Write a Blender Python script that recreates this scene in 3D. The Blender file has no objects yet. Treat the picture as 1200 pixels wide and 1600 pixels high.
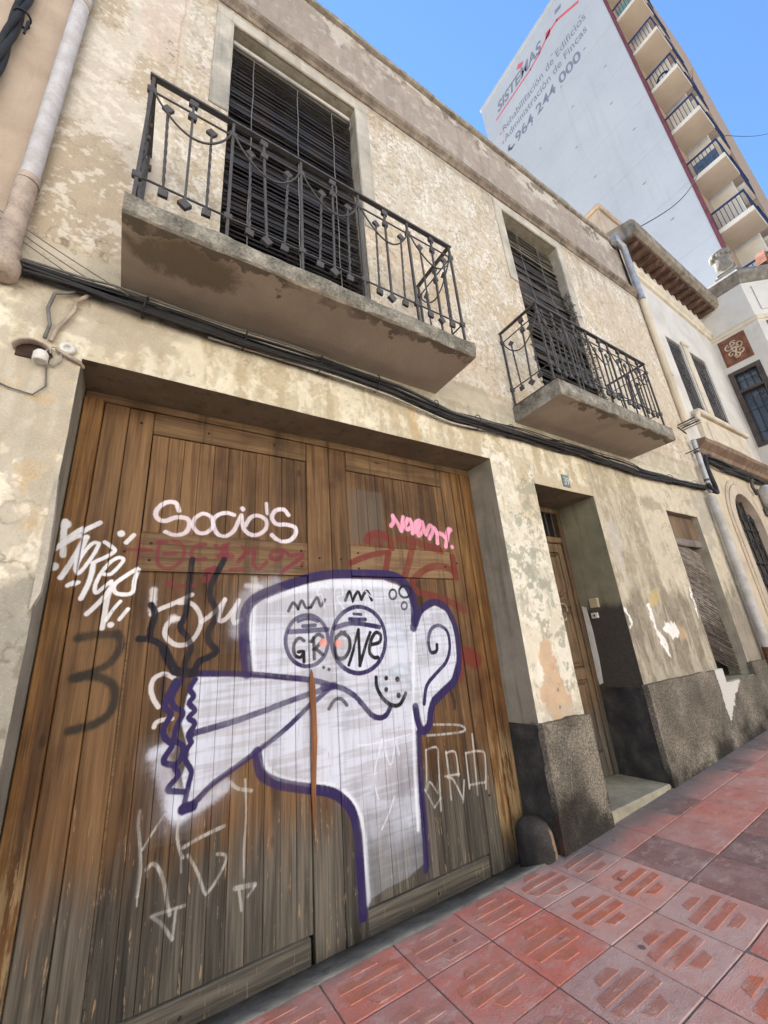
import bpy, bmesh, math, random
import numpy as np
from mathutils import Vector, Matrix, noise as mnoise

random.seed(7)
rng = np.random.default_rng(11)
scene = bpy.context.scene
COL = scene.collection

# ------------------------------------------------------------------ camera
cam_data = bpy.data.cameras.new("camera")
cam = bpy.data.objects.new("camera", cam_data)
COL.objects.link(cam)
cam_data.sensor_fit = 'VERTICAL'
cam_data.sensor_height = 24.0
cam_data.lens = 24.0 * 635.887 / 1600.0
cam_data.clip_start = 0.05
cam_data.clip_end = 3000
RIGHT = Vector((0.84994201, -0.5208567, -0.07941589))
UP = Vector((-0.10705137, -0.31830489, 0.94192463))
BACK = Vector((-0.51588622, -0.79207972, -0.32629912))
cam.matrix_world = Matrix(((RIGHT.x, UP.x, BACK.x, 0.0), (RIGHT.y, UP.y, BACK.y, -2.6),
                           (RIGHT.z, UP.z, BACK.z, 1.57), (0, 0, 0, 1)))
scene.camera = cam

# ------------------------------------------------------------------ sky, sun, exposure
SUN_EL, SUN_AZ = math.radians(48), math.radians(3)      # azimuth from +Y towards +X
world = bpy.data.worlds.new("World")
scene.world = world
world.use_nodes = True
wn = world.node_tree
sky = wn.nodes.new('ShaderNodeTexSky')
sky.sky_type = 'NISHITA'
sky.sun_disc = False
sky.sun_elevation = SUN_EL
sky.sun_rotation = SUN_AZ
sky.air_density = 1.6
sky.dust_density = 0.0
sky.altitude = 0
sky.ozone_density = 10.0
bg = wn.nodes['Background']
bg.inputs['Strength'].default_value = 0.049
wn.links.new(sky.outputs['Color'], bg.inputs['Color'])

sun_data = bpy.data.lights.new("sun", 'SUN')
sun_data.energy = 5.0
sun_data.angle = math.radians(0.53)
sun_data.color = (1.0, 0.95, 0.88)
sun = bpy.data.objects.new("sun", sun_data)
COL.objects.link(sun)
sdir = Vector((math.sin(SUN_AZ) * math.cos(SUN_EL), math.cos(SUN_AZ) * math.cos(SUN_EL), math.sin(SUN_EL)))
sun.rotation_euler = sdir.to_track_quat('Z', 'Y').to_euler()
sun.location = sdir * 60

scene.view_settings.view_transform = 'Standard'
scene.view_settings.look = 'None'
scene.view_settings.gamma = 1.0
scene.view_settings.use_curve_mapping = False
scene.view_settings.exposure = 2.4
scene.cycles.max_bounces = 8
scene.cycles.diffuse_bounces = 5

# ------------------------------------------------------------------ object helpers
def link(o, parent=None):
    COL.objects.link(o)
    if parent is not None:
        o.parent = parent
        o.matrix_parent_inverse = Matrix.Translation(-Vector(WORLD_LOC.get(parent.name, (0, 0, 0))))
    return o

WORLD_LOC = {}

def thing(name, label, cat, loc=(0, 0, 0), group=None):
    o = bpy.data.objects.new(name, None)
    o.empty_display_size = 0.2
    o.location = loc
    COL.objects.link(o)
    WORLD_LOC[o.name] = loc
    o['label'] = label
    o['category'] = cat
    if group:
        o['group'] = group
    return o

def tag(o, label, cat, group=None):
    o['label'] = label
    o['category'] = cat
    if group:
        o['group'] = group
    return o

class MB:
    """collects faces, builds one mesh object"""
    def __init__(self):
        self.v, self.f, self.m, self.s = [], [], [], []
    def add(self, vs, fs, mi=0, smooth=False):
        n = len(self.v)
        self.v.extend([tuple(p) for p in vs])
        for f in fs:
            self.f.append([n + i for i in f])
            self.m.append(mi)
            self.s.append(smooth)
    def box(self, x0, x1, y0, y1, z0, z1, mi=0, M=None):
        vs = [Vector((x, y, z)) for z in (z0, z1) for y in (y0, y1) for x in (x0, x1)]
        if M is not None:
            vs = [M @ p for p in vs]
        self.add(vs, [(0, 2, 3, 1), (4, 5, 7, 6), (0, 1, 5, 4), (2, 6, 7, 3), (0, 4, 6, 2), (1, 3, 7, 5)], mi)
    def bbox(self, x0, x1, y0, y1, z0, z1, b=.004, mi=0):
        """box with chamfered edges (44 triangles)"""
        bm = bmesh.new()
        bmesh.ops.create_cube(bm, size=1)
        for p in bm.verts:
            p.co = Vector(((x0 + x1) / 2 + p.co.x * (x1 - x0), (y0 + y1) / 2 + p.co.y * (y1 - y0), (z0 + z1) / 2 + p.co.z * (z1 - z0)))
        bmesh.ops.bevel(bm, geom=bm.edges[:], offset=b, segments=1, affect='EDGES')
        bm.verts.index_update()
        self.add([p.co.copy() for p in bm.verts], [[q.index for q in f.verts] for f in bm.faces], mi)
        bm.free()
    def prism(self, pts, axis, a, b, mi=0, smooth=False):
        """2-D outline extruded along an axis between a and b"""
        def P(u, w, t):
            return {'x': (t, u, w), 'y': (u, t, w), 'z': (u, w, t)}[axis]
        n = len(pts)
        vs = [P(u, w, a) for u, w in pts] + [P(u, w, b) for u, w in pts]
        self.add(vs, [list(range(n)), list(range(2 * n - 1, n - 1, -1))], mi)
        self.add(vs, [[i, i + n, (i + 1) % n + n, (i + 1) % n] for i in range(n)], mi, smooth)
    def tube(self, path, r, n=8, mi=0, cap=True, twist=0.0, smooth=True):
        path = [Vector(p) for p in path]
        rs = r if isinstance(r, (list, tuple)) else [r] * len(path)
        rings = []
        up0 = None
        for i, p in enumerate(path):
            d = (path[min(i + 1, len(path) - 1)] - path[max(i - 1, 0)])
            if d.length < 1e-9:
                d = Vector((0, 0, 1))
            d.normalize()
            if up0 is None:
                up0 = Vector((0, 1, 0)) if abs(d.y) < .9 else Vector((1, 0, 0))
            u = (up0 - d * up0.dot(d)).normalized()
            up0 = u
            w = d.cross(u)
            rings.append([p + (u * math.cos(2 * math.pi * k / n + twist * i + math.pi / n) + w * math.sin(2 * math.pi * k / n + twist * i + math.pi / n)) * rs[i] for k in range(n)])
        vs = [q for ring in rings for q in ring]
        fs = []
        for i in range(len(path) - 1):
            for k in range(n):
                fs.append((i * n + k, i * n + (k + 1) % n, (i + 1) * n + (k + 1) % n, (i + 1) * n + k))
        self.add(vs, fs, mi, smooth)
        if cap:
            self.add(rings[0], [list(range(n - 1, -1, -1))], mi)
            self.add(rings[-1], [list(range(n))], mi)
    def lathe(self, prof, c=(0, 0, 0), n=24, mi=0, sx=1, sy=1):
        vs = []
        for r, z in prof:
            for k in range(n):
                a = 2 * math.pi * k / n
                vs.append((c[0] + r * math.cos(a) * sx, c[1] + r * math.sin(a) * sy, c[2] + z))
        fs = []
        for i in range(len(prof) - 1):
            for k in range(n):
                fs.append((i * n + k, i * n + (k + 1) % n, (i + 1) * n + (k + 1) % n, (i + 1) * n + k))
        self.add(vs, fs, mi, True)
        self.add(vs[:n], [list(range(n - 1, -1, -1))], mi)
        self.add(vs[-n:], [list(range(n))], mi)
    def mesh(self, name, mats):
        me = bpy.data.meshes.new(name)
        me.from_pydata(self.v, [], self.f)
        for m in (mats if isinstance(mats, (list, tuple)) else [mats]):
            me.materials.append(m)
        me.polygons.foreach_set('material_index', self.m)
        me.polygons.foreach_set('use_smooth', self.s)
        me.update()
        return me
    def build(self, name, mats, parent=None):
        return link(bpy.data.objects.new(name, self.mesh(name, mats)), parent)

def inst(name, me, parent, loc=(0, 0, 0), rot=(0, 0, 0), scale=None):
    """a further object on shared mesh data"""
    o = bpy.data.objects.new(name, me)
    o.location = loc
    o.rotation_euler = rot
    if scale:
        o.scale = scale
    return link(o, parent)

def ground_z(x):
    return 0.0 if x < 3 else 0.045 * (min(x, 60) - 3)

# ------------------------------------------------------------------ material helper
class NB:
    def __init__(self, name, rough=.85, metal=0.0, spec=.3):
        self.mat = bpy.data.materials.new(name)
        self.mat.use_nodes = True
        self.t = self.mat.node_tree
        self.p = self.t.nodes['Principled BSDF']
        self.p.inputs['Roughness'].default_value = rough
        self.p.inputs['Metallic'].default_value = metal
        self.p.inputs['Specular IOR Level'].default_value = spec
    def n(self, typ, **k):
        nd = self.t.nodes.new('ShaderNode' + typ)
        for a, b in k.items():
            setattr(nd, a, b)
        return nd
    def put(self, sock, val):
        if isinstance(val, bpy.types.NodeSocket):
            self.t.links.new(val, sock)
        elif isinstance(val, (tuple, list)) and len(val) == 3 and sock.type == 'RGBA':
            sock.default_value = (*val, 1)
        else:
            sock.default_value = val
    def pos(self):
        return self.n('NewGeometry').outputs['Position']
    def obj(self):
        return self.n('TexCoord').outputs['Object']
    def rnd(self):
        return self.n('ObjectInfo').outputs['Random']
    def map(self, vec, scale=(1, 1, 1), loc=(0, 0, 0), rot=(0, 0, 0)):
        nd = self.n('Mapping')
        self.put(nd.inputs['Vector'], vec)
        self.put(nd.inputs['Scale'], scale)
        self.put(nd.inputs['Location'], loc)
        self.put(nd.inputs['Rotation'], rot)
        return nd.outputs['Vector']
    def noise(self, vec, scale=5, detail=4, rough=.55, dist=0.0, color=False):
        nd = self.n('TexNoise')
        self.put(nd.inputs['Vector'], vec)
        self.put(nd.inputs['Scale'], scale)
        self.put(nd.inputs['Detail'], detail)
        self.put(nd.inputs['Roughness'], rough)
        self.put(nd.inputs['Distortion'], dist)
        return nd.outputs['Color' if color else 'Fac']
    def voro(self, vec, scale=5, feature='F1', out='Distance', rand=1.0):
        nd = self.n('TexVoronoi', feature=feature)
        self.put(nd.inputs['Vector'], vec)
        self.put(nd.inputs['Scale'], scale)
        self.put(nd.inputs['Randomness'], rand)
        return nd.outputs[out]
    def math(self, op, a, b=0.0, c=None, clamp=False):
        nd = self.n('Math', operation=op, use_clamp=clamp)
        self.put(nd.inputs[0], a)
        self.put(nd.inputs[1], b)
        if c is not None:
            self.put(nd.inputs[2], c)
        return nd.outputs[0]
    def vmath(self, op, a, b):
        nd = self.n('VectorMath', operation=op)
        self.put(nd.inputs[0], a)
        self.put(nd.inputs[1], b)
        return nd.outputs[0]
    def step(self, v, lo, hi):
        nd = self.n('MapRange', interpolation_type='SMOOTHSTEP')
        self.put(nd.inputs['Value'], v)
        self.put(nd.inputs['From Min'], lo)
        self.put(nd.inputs['From Max'], hi)
        return nd.outputs['Result']
    def mix(self, f, a, b, blend='MIX'):
        nd = self.n('Mix', data_type='RGBA', blend_type=blend)
        self.put(nd.inputs[0], f)
        self.put(nd.inputs[6], a)
        self.put(nd.inputs[7], b)
        return nd.outputs[2]
    def ramp(self, f, stops):
        nd = self.n('ValToRGB')
        self.put(nd.inputs[0], f)
        e = nd.color_ramp.elements
        while len(e) < len(stops):
            e.new(.5)
        for q, (p, c) in zip(e, stops):
            q.position = p
            q.color = (*c, 1)
        return nd.outputs[0]
    def sep(self, vec):
        nd = self.n('SeparateXYZ')
        self.put(nd.inputs[0], vec)
        return nd.outputs
    def comb(self, x, y, z):
        nd = self.n('CombineXYZ')
        for i, q in enumerate((x, y, z)):
            self.put(nd.inputs[i], q)
        return nd.outputs[0]
    def hsv(self, col, h=.5, s=1.0, v=1.0):
        nd = self.n('HueSaturation')
        self.put(nd.inputs['Hue'], h)
        self.put(nd.inputs['Saturation'], s)
        self.put(nd.inputs['Value'], v)
        self.put(nd.inputs['Color'], col)
        return nd.outputs[0]
    def bump(self, h, strength=.5, dist=.01):
        nd = self.n('Bump')
        self.put(nd.inputs['Height'], h)
        nd.inputs['Strength'].default_value = strength
        nd.inputs['Distance'].default_value = dist
        self.t.links.new(nd.outputs[0], self.p.inputs['Normal'])
    def out(self, col, rough=None):
        self.put(self.p.inputs['Base Color'], col)
        if rough is not None:
            self.put(self.p.inputs['Roughness'], rough)
        return self.mat

def image_from(name, arr):
    """RGBA float array (row 0 at the bottom) painted by this script -> image"""
    h, w = arr.shape[:2]
    im = bpy.data.images.new(name, w, h, alpha=True, float_buffer=True)
    im.colorspace_settings.name = 'Non-Color'
    im.alpha_mode = 'CHANNEL_PACKED'
    im.pixels.foreach_set(np.ascontiguousarray(arr, dtype=np.float32).ravel())
    im.update()
    return im

def fbm(h, w, cy, cx, octaves=5, gain=.55, seed=0):
    """fractal value noise, about 0..1, mean .5; cy, cx = cells of the first octave"""
    r = np.random.default_rng(seed)
    out = np.zeros((h, w), np.float32)
    amp, tot = 1.0, 0.0
    for _ in range(octaves):
        gy, gx = int(cy) + 2, int(cx) + 2
        g = r.random((gy, gx)).astype(np.float32)
        y = np.linspace(0, cy, h, dtype=np.float32)
        x = np.linspace(0, cx, w, dtype=np.float32)
        yi, xi = np.minimum(y.astype(int), gy - 2), np.minimum(x.astype(int), gx - 2)
        fy, fx = y - yi, x - xi
        fy = (fy * fy * (3 - 2 * fy))[:, None]
        fx = (fx * fx * (3 - 2 * fx))[None, :]
        a = g[yi][:, xi]; b = g[yi][:, xi + 1]; c = g[yi + 1][:, xi]; d = g[yi + 1][:, xi + 1]
        out += amp * ((a * (1 - fx) + b * fx) * (1 - fy) + (c * (1 - fx) + d * fx) * fy)
        tot += amp
        amp *= gain
        cy, cx = min(cy * 2, h / 1.5), min(cx * 2, w / 1.5)
    return (out / tot - .5) * 1.6 + .5

def ss(v, lo, hi):
    t = np.clip((v - lo) / (hi - lo), 0, 1)
    return t * t * (3 - 2 * t)

# ------------------------------------------------------------------ sprayed lettering and figure on the gate (flat print)
# each stroke: kind (s line / f filled), paint, width mm, softness, cover, x,z pairs in mm on the gate
STROKES = [
('s','m',26,0.35,0.8,[151,2370,140,2304,151,2226,201,2194,260,2221,295,2283,285,2354,224,2386]),
('s','m',26,0.35,0.8,[134,2369,186,2373]),
('s','m',27,0.35,0.8,[179,2292,244,2300]),
('s','m',27,0.35,0.8,[424,2374,368,2359,339,2306,365,2266,430,2274]),
('s','m',29,0.35,0.8,[492,2368,533,2349,581,2390]),
('s','m',30,0.35,0.8,[675,2369,697,2337,648,2257]),
('s','m',30,0.35,0.8,[657,2280,749,2362,761,2340,752,2251,796,2214,849,2266]),
('s','m',33,0.35,0.8,[973,2364,893,2348,882,2302,938,2293,984,2353,1031,2327,1127,2343,1102,2301,984,2215,962,2192]),
('s','m',25,0.35,0.8,[47,2314,97,2312]),
('s','m',25,0.35,0.8,[240,2131,218,2087,376,2094]),
('s','m',30,0.35,0.8,[599,2202,690,2211]),
('s','m',57,0.35,0.9,[552,2361,555,2296]),
('s','m',52,0.35,0.8,[525,2295,595,2298]),
('s','m',36,0.35,0.8,[1128,2267,1129,2266]),
('s','m',38,0.35,0.9,[444,2187,500,2209]),
('s','m',44,0.35,0.75,[438,2131,484,2152]),
('s','m',23,0.35,0.7,[-45,2309,107,2312]),
('s','m',26,0.35,0.5,[27,2389,36,2251]),
('s','r',53,0.35,0.85,[1532,2287,1675,2346,1837,2392,1926,2397]),
('s','r',64,0.35,0.85,[1926,2397,1878,2226]),
('s','r',73,0.35,0.85,[1717,2500,1751,2547,1828,2570,1916,2560,1963,2506,1964,2450]),
('s','r',73,0.35,0.85,[2059,2536,2210,2536,2348,2498,2535,2456]),
('s','r',69,0.35,0.85,[2206,2500,2146,2347,2073,2188]),
('s','r',67,0.35,0.85,[2670,2250,2554,2294,2421,2295,2285,2250,2178,2168,2156,2102,2257,2049,2421,2016,2588,1959,2727,1889]),
('s','r',75,0.35,0.85,[2664,2395,2677,2203]),
('s','r',120,0.35,0.6,[1785,2516,1849,2521]),
('s','r',156,0.35,0.85,[2703,1483,2765,1444]),
('s','r',54,0.35,0.7,[2659,1555,2592,1304]),
('s','t',37,0.7,0.8,[142,2060,144,2007,144,1935]),
('s','t',27,0.35,0.85,[141,1909,188,1941,263,1976,365,2031]),
('s','t',28,0.35,0.8,[293,1979,362,1975,411,1924,431,1855,413,1783,367,1726,307,1717,257,1745,227,1791,237,1848,276,1880,320,1872]),
('s','t',47,0.7,0.9,[267,1880,268,1880]),
('s','t',28,0.35,0.8,[434,1855,478,1888,535,1942,573,1999]),
('s','t',29,0.35,0.85,[573,1999,543,1907,546,1859,586,1871,638,1941,664,1991]),
('s','t',29,0.35,0.85,[664,1991,633,1898,642,1842,683,1861]),
('s','t',31,0.8,0.7,[712,2095,817,2089]),
('s','t',45,0.9,0.6,[770,2141,772,2058]),
('s','t',26,0.35,0.85,[299,1526,244,1555,195,1536,181,1485,197,1425,229,1375]),
('s','t',23,0.35,0.8,[216,1270,226,1294,269,1303,307,1301]),
('s','w',89,1,0.8,[359,885,383,811]),
('s','w',56,1,0.7,[223,1129,300,1152]),
('s','w',84,1,0.5,[271,1067,309,971,350,847]),
('s','w',68,1,0.6,[388,815,493,832,622,894]),
('s','w',98,1,0.35,[666,1792,678,1919,744,2037,917,2112]),
('f','w',21,0.6,0.86,[417,1529,793,1486,1348,1377,1056,1191,795,1035,579,938,419,845,382,987,415,1095,358,1272,379,1410]),
('f','w',37,0.6,0.88,[742,1515,727,1727,722,1888,790,1992,1014,2075,1381,2160,1860,2160,2078,2086,2140,1919,2139,1757,2232,1879,2384,1938,2511,1885,2580,1712,2566,1466,2480,1315,2269,1187,2184,1018,2109,987,2074,1107,2036,722,2017,319,2014,130,1875,89,1691,80,1546,56,1523,266,1512,445,1467,587,1375,681,1140,782,927,862,845,948,815,1031,1056,1191,1347,1368,1012,1457]),
('s','l',28,0.8,0.8,[2126,1731,2081,1403,2046,1167]),
('s','l',25,0.8,0.8,[2041,1132,2005,728,1987,336]),
('s','l',38,0.8,0.8,[1396,703,1487,590,1536,439,1542,260,1546,56]),
('s','l',42,0.8,0.7,[764,1961,761,1725,779,1539]),
('s','l',51,0.8,0.6,[872,2001,1164,2091,1610,2133,1984,2096]),
('s','l',31,0.8,0.6,[843,1019,886,923,1011,845,1322,752]),
('s','b',38,1,0.35,[1867,1742,1979,1750,2041,1722]),
('s','b',37,1,0.35,[1847,1692,1938,1663,2052,1669]),
('s','b',36,1,0.35,[1852,1435,1963,1462,2037,1419]),
('s','b',33,1,0.35,[1608,1287,1696,1334,1812,1333]),
('s','b',36,1,0.35,[1850,1412,1999,1362,2038,1298]),
('s','u',73,0.45,0.93,[737,1515,710,1728,709,1888,754,1983,871,2051,1155,2150,1365,2190,1578,2202,1890,2205,2032,2164,2124,2069,2150,1947,2139,1805,2125,1753]),
('s','u',75,0.6,0.8,[1864,2204,2032,2164,2124,2069,2157,1947]),
('s','u',61,0.4,0.95,[2150,1784,2194,1863,2275,1934,2389,1967,2496,1931,2570,1826,2603,1672,2598,1518,2566,1386,2497,1288,2378,1224,2265,1164,2214,1089,2189,1008,2150,963,2106,969,2078,1037,2066,1141]),
('s','u',70,0.5,0.8,[2556,1371,2497,1288,2378,1224,2265,1164]),
('s','u',49,0.5,0.93,[2073,956,2054,719,2044,512,2040,314,2025,89]),
('s','u',52,1,0.5,[2044,512,2051,311,2047,120]),
('s','u',63,0.35,0.96,[811,1039,837,921,907,862,1010,813,1140,772,1283,727,1375,670,1452,579,1488,451,1495,273,1498,104,1500,-1]),
('s','u',39,0.4,0.9,[406,1542,518,1531,746,1506,1012,1461,1186,1428,1348,1373]),
('s','u',38,0.4,0.85,[421,1205,698,1242,1012,1307,1247,1354,1348,1373]),
('s','u',34,0.4,0.9,[400,837,459,845,541,910,640,960,795,1035,1011,1151,1182,1274,1342,1369]),
('s','u',39,0.35,0.95,[1343,1373,1434,1342,1546,1264,1652,1146,1722,1110,1786,1119,1831,1171]),
('s','u',56,0.5,0.8,[1272,1372,1358,1372]),
('s','k',26,0.35,0.92,[1308,1227,1353,1276,1408,1278,1451,1232]),
('s','u',29,0.35,0.92,[1319,1689,1304,1620,1266,1565,1213,1531,1152,1523,1092,1541,1043,1581,1011,1639,999,1706,1011,1773,1045,1830,1096,1868,1158,1881,1221,1865,1274,1823,1309,1761,1319,1689]),
('s','u',34,0.35,0.92,[1834,1667,1805,1571,1743,1494,1658,1448,1566,1439,1478,1464,1407,1521,1361,1601,1348,1693,1369,1785,1423,1864,1503,1917,1599,1936,1695,1914,1774,1855,1823,1767,1834,1667]),
('s','u',36,0.35,0.92,[1025,1767,1129,1767,1317,1770]),
('s','u',29,0.35,0.92,[1130,1802,1217,1804]),
('s','u',38,0.35,0.92,[1374,1777,1482,1805,1593,1806,1783,1772]),
('s','u',31,0.35,0.92,[1508,1841,1658,1836]),
('s','u',23,0.35,0.92,[1548,1882,1623,1875]),
('s','u',25,0.35,0.92,[1093,1838,1163,1855,1240,1833]),
('s','k',25,0.3,0.95,[1137,1699,1097,1720,1060,1675,1065,1608,1106,1587,1132,1623,1091,1625]),
('s','k',26,0.3,0.95,[1132,1623,1134,1555]),
('s','k',26,0.3,0.95,[1204,1715,1206,1570]),
('s','k',27,0.3,0.95,[1187,1691,1237,1738,1278,1706,1224,1646,1202,1635]),
('s','k',27,0.3,0.95,[1218,1638,1272,1594]),
('s','k',30,0.3,0.95,[1461,1743,1395,1715,1374,1636,1388,1566,1445,1557,1496,1619,1494,1700,1431,1744]),
('s','k',26,0.3,0.95,[1483,1505,1531,1616,1589,1758]),
('s','k',27,0.3,0.95,[1589,1758,1587,1633,1584,1492]),
('s','k',27,0.3,0.95,[1584,1492,1643,1630,1695,1733]),
('s','k',30,0.3,0.95,[1687,1638,1772,1654,1790,1707,1746,1730,1696,1669,1677,1586,1711,1543,1749,1540]),
('s','k',23,0.3,0.95,[1020,1914,1057,1973,1094,1927]),
('s','k',23,0.3,0.95,[1094,1927,1122,1988,1154,1936,1187,1936]),
('s','k',24,0.3,0.95,[1187,1936,1239,2008,1266,1945,1302,1992]),
('s','k',26,0.3,0.95,[1480,1986,1521,2057,1548,1980]),
('s','k',26,0.3,0.95,[1548,1980,1603,2058,1631,1996]),
('s','k',27,0.3,0.95,[1631,1996,1688,2064,1729,1990]),
('s','k',31,0.3,0.95,[1721,1394,1724,1319,1773,1235,1844,1182,1921,1178,1983,1251]),
('s','k',24,0.35,0.95,[1276,1505,1277,1504]),
('s','k',25,0.35,0.95,[1317,1487,1318,1486]),
('s','k',36,0.35,0.95,[1812,1380,1812,1380]),
('s','k',44,0.35,0.95,[1917,1362,1918,1361]),
('s','k',36,0.35,0.95,[1804,1298,1804,1297]),
('s','k',43,0.35,0.95,[1915,1243,1916,1243]),
('s','k',19,0.35,0.95,[1978,2036,1974,2021,1964,2007,1952,1998,1938,1995,1925,1998,1914,2007,1908,2021,1907,2036,1911,2052,1920,2066,1933,2075,1947,2078,1960,2075,1971,2066,1977,2052,1978,2036]),
('s','k',22,0.35,0.95,[2133,2061,2126,2042,2111,2025,2089,2014,2065,2010,2042,2014,2023,2025,2012,2041,2009,2060,2016,2080,2031,2096,2053,2108,2077,2112,2100,2108,2119,2097,2131,2081,2133,2061]),
('s','k',18,0.35,0.95,[2079,1939,2075,1927,2067,1918,2057,1911,2046,1909,2035,1911,2026,1918,2021,1928,2020,1940,2024,1951,2031,1961,2042,1968,2053,1970,2064,1968,2073,1961,2078,1951,2079,1939]),
('s','p',63,0.5,0.9,[1280,1676,1280,1676]),
('s','p',59,0.5,0.9,[1404,1664,1405,1664]),
('s','l',10,0.5,0.6,[1340,2073,1305,2105,1258,2083,1240,2029,1280,2029,1299,1924]),
('s','l',10,0.5,0.6,[1392,1912,1387,2062,1449,2096,1458,2030,1408,2008,1464,1921]),
('s','l',11,0.5,0.6,[1675,2064,1750,2007,1886,2007]),
('s','u',32,0.35,0.95,[2359,1600,2342,1548,2280,1546,2269,1645,2318,1737,2412,1761,2495,1702,2499,1565,2434,1449,2295,1358,2199,1281,2156,1153]),
('s','k',30,0.35,0.8,[2359,1600,2342,1548,2280,1546,2265,1619]),
('s','k',30,0.8,0.7,[2454,1203,2476,1125,2469,1083]),
('s','l',11,0.6,0.55,[1741,965,1664,793,1649,696,1674,594]),
('s','l',12,0.6,0.55,[1734,966,1794,783,1852,936]),
('s','l',12,0.6,0.55,[1852,936,1878,836]),
('s','l',12,0.6,0.55,[1531,958,1664,946,1996,957]),
('s','l',11,0.6,0.55,[1808,584,1743,482,1683,412]),
('s','k',39,0.5,0.96,[136,1968,164,1909,148,1832,147,1782]),
('s','k',38,0.5,0.96,[90,1766,147,1760,206,1729,246,1677,268,1614,301,1568]),
('s','k',54,0.5,0.96,[226,1703,260,1639,301,1568]),
('s','k',38,0.5,0.96,[349,2262,344,2146,341,2006,336,1905,311,1826,359,1759,382,1693,356,1625,354,1570]),
('s','k',40,0.5,0.96,[553,2272,522,2203,480,2092,477,2013,514,1943,512,1866,477,1786,487,1726,535,1670,492,1634,437,1613,415,1571]),
('s','k',54,0.5,0.96,[301,1568,356,1551,410,1546]),
('s','k',29,0.8,0.6,[246,1543,241,1461,261,1366]),
('s','u',32,0.4,0.97,[420,1507,393,1455,416,1412,395,1374,428,1330,398,1295,433,1257,404,1204,420,1157]),
('s','u',30,0.4,0.97,[420,1157,397,1117,394,1074,431,1006,422,948,411,879,400,818]),
('s','u',32,0.4,0.97,[342,1515,297,1419,314,1365,363,1326,336,1259,328,1190,376,1145,368,1079,340,1048,362,1001,323,956,322,932,400,910]),
('s','u',34,0.4,0.97,[309,1511,282,1447,263,1371,298,1328,267,1256,277,1205,318,1161,286,1106,288,1075,345,1053]),
('s','u',57,0.4,0.97,[400,824,449,830]),
('s','u',49,0.35,0.9,[411,1196,411,1196]),
('s','g',48,0.7,0.88,[-205,1785,-125,1800,-20,1798]),
('s','g',41,0.7,0.88,[-20,1798,3,1738,-21,1669,-72,1617,-198,1574]),
('s','g',45,0.7,0.88,[-198,1574,-96,1572,-16,1523,6,1453,-13,1374,-80,1328,-183,1312]),
('s','s',30,0.4,0.88,[243,2605,221,2657,166,2656,113,2601,114,2543,164,2522,233,2555,299,2551,316,2504,288,2443,225,2428,175,2444]),
('s','s',27,0.4,0.88,[451,2584,401,2601,350,2562,340,2501,381,2456,433,2466,469,2519,451,2584]),
('s','s',29,0.4,0.88,[608,2613,550,2624,490,2594,468,2541,497,2466,548,2443,608,2487,637,2558,661,2619]),
('s','s',30,0.4,0.88,[691,2540,732,2609,787,2626,844,2596,845,2531,790,2479,730,2474,681,2516,662,2607]),
('s','s',28,0.4,0.88,[846,2731,853,2652]),
('s','s',33,0.4,0.88,[1020,2658,984,2698,919,2684,890,2625,925,2574,1008,2576,1075,2558,1074,2496,1020,2444,949,2439,891,2482]),
('s','s',38,0.35,0.9,[668,2669,669,2668]),
('s','x',31,0.3,0.95,[-355,2450,-352,2384,-346,2314,-336,2245]),
('s','x',29,0.3,0.95,[-189,2472,-251,2423,-301,2376,-374,2283]),
('s','x',26,0.3,0.95,[-362,2295,-289,2359,-244,2375]),
('s','x',29,0.3,0.95,[-244,2375,-263,2301,-295,2201,-328,2116]),
('s','x',21,0.3,0.95,[-182,2340,-211,2338,-253,2261,-270,2185,-257,2151,-230,2192,-194,2276,-178,2340]),
('s','x',23,0.3,0.95,[-150,2351,-95,2306,-111,2274,-187,2223]),
('s','x',27,0.3,0.95,[-191,2217,-192,2147,-205,2073,-224,2006]),
('s','x',21,0.3,0.95,[-131,2152,-92,2156,-42,2235,-64,2256,-105,2227,-142,2166,-165,2085,-155,2039,-121,2074,-87,2109]),
('s','x',24,0.3,0.95,[40,2190,-21,2140,-70,2086,-59,2040,-9,2029,29,2046,32,2117,46,2184]),
('s','x',26,0.3,0.95,[-185,1918,-146,1967,-98,2040,-80,2092]),
('s','x',28,0.3,0.95,[-90,2057,-97,1989,-98,1916,-102,1835]),
('s','x',19,0.3,0.95,[-29,1988,-58,1943,-88,1878]),
('s','x',21,0.3,0.95,[-22,1881,15,1942]),
('s','x',26,0.3,0.95,[-39,2353,-3,2406]),
('s','x',24,0.3,0.95,[-291,2072,-250,2100]),
('s','x',57,0.35,0.93,[-352,2429,-352,2429]),
('s','x',42,0.35,0.93,[-71,2410,-71,2410]),
('s','x',47,0.35,0.93,[-370,2178,-369,2178]),
('s','x',28,0.35,0.93,[-395,2337,-395,2336]),
('s','x',33,0.35,0.93,[-62,1852,-61,1852]),
('s','q',41,0.4,0.9,[2015,2757,2016,2697,1985,2659]),
('s','q',41,0.4,0.9,[2015,2757,2063,2690,2096,2621]),
('s','q',42,0.4,0.9,[2096,2621,2132,2757]),
('s','q',42,0.4,0.9,[2180,2744,2143,2673,2167,2640,2222,2681,2208,2740]),
('s','q',44,0.4,0.9,[2220,2608,2268,2710,2323,2740,2284,2662,2250,2623]),
('s','q',42,0.4,0.9,[2351,2730,2298,2664,2289,2590,2356,2656,2351,2730]),
('s','q',44,0.4,0.9,[2379,2609,2437,2701,2477,2667,2417,2570]),
('s','q',45,0.4,0.9,[2494,2681,2518,2633,2510,2533]),
('s','q',45,0.4,0.9,[2518,2633,2578,2626,2619,2591]),
('s','q',45,0.4,0.9,[2667,2684,2633,2580,2608,2503]),
('s','q',46,0.4,0.9,[2690,2680,2644,2644]),
('s','q',42,0.35,0.9,[2680,2501,2680,2501]),
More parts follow.
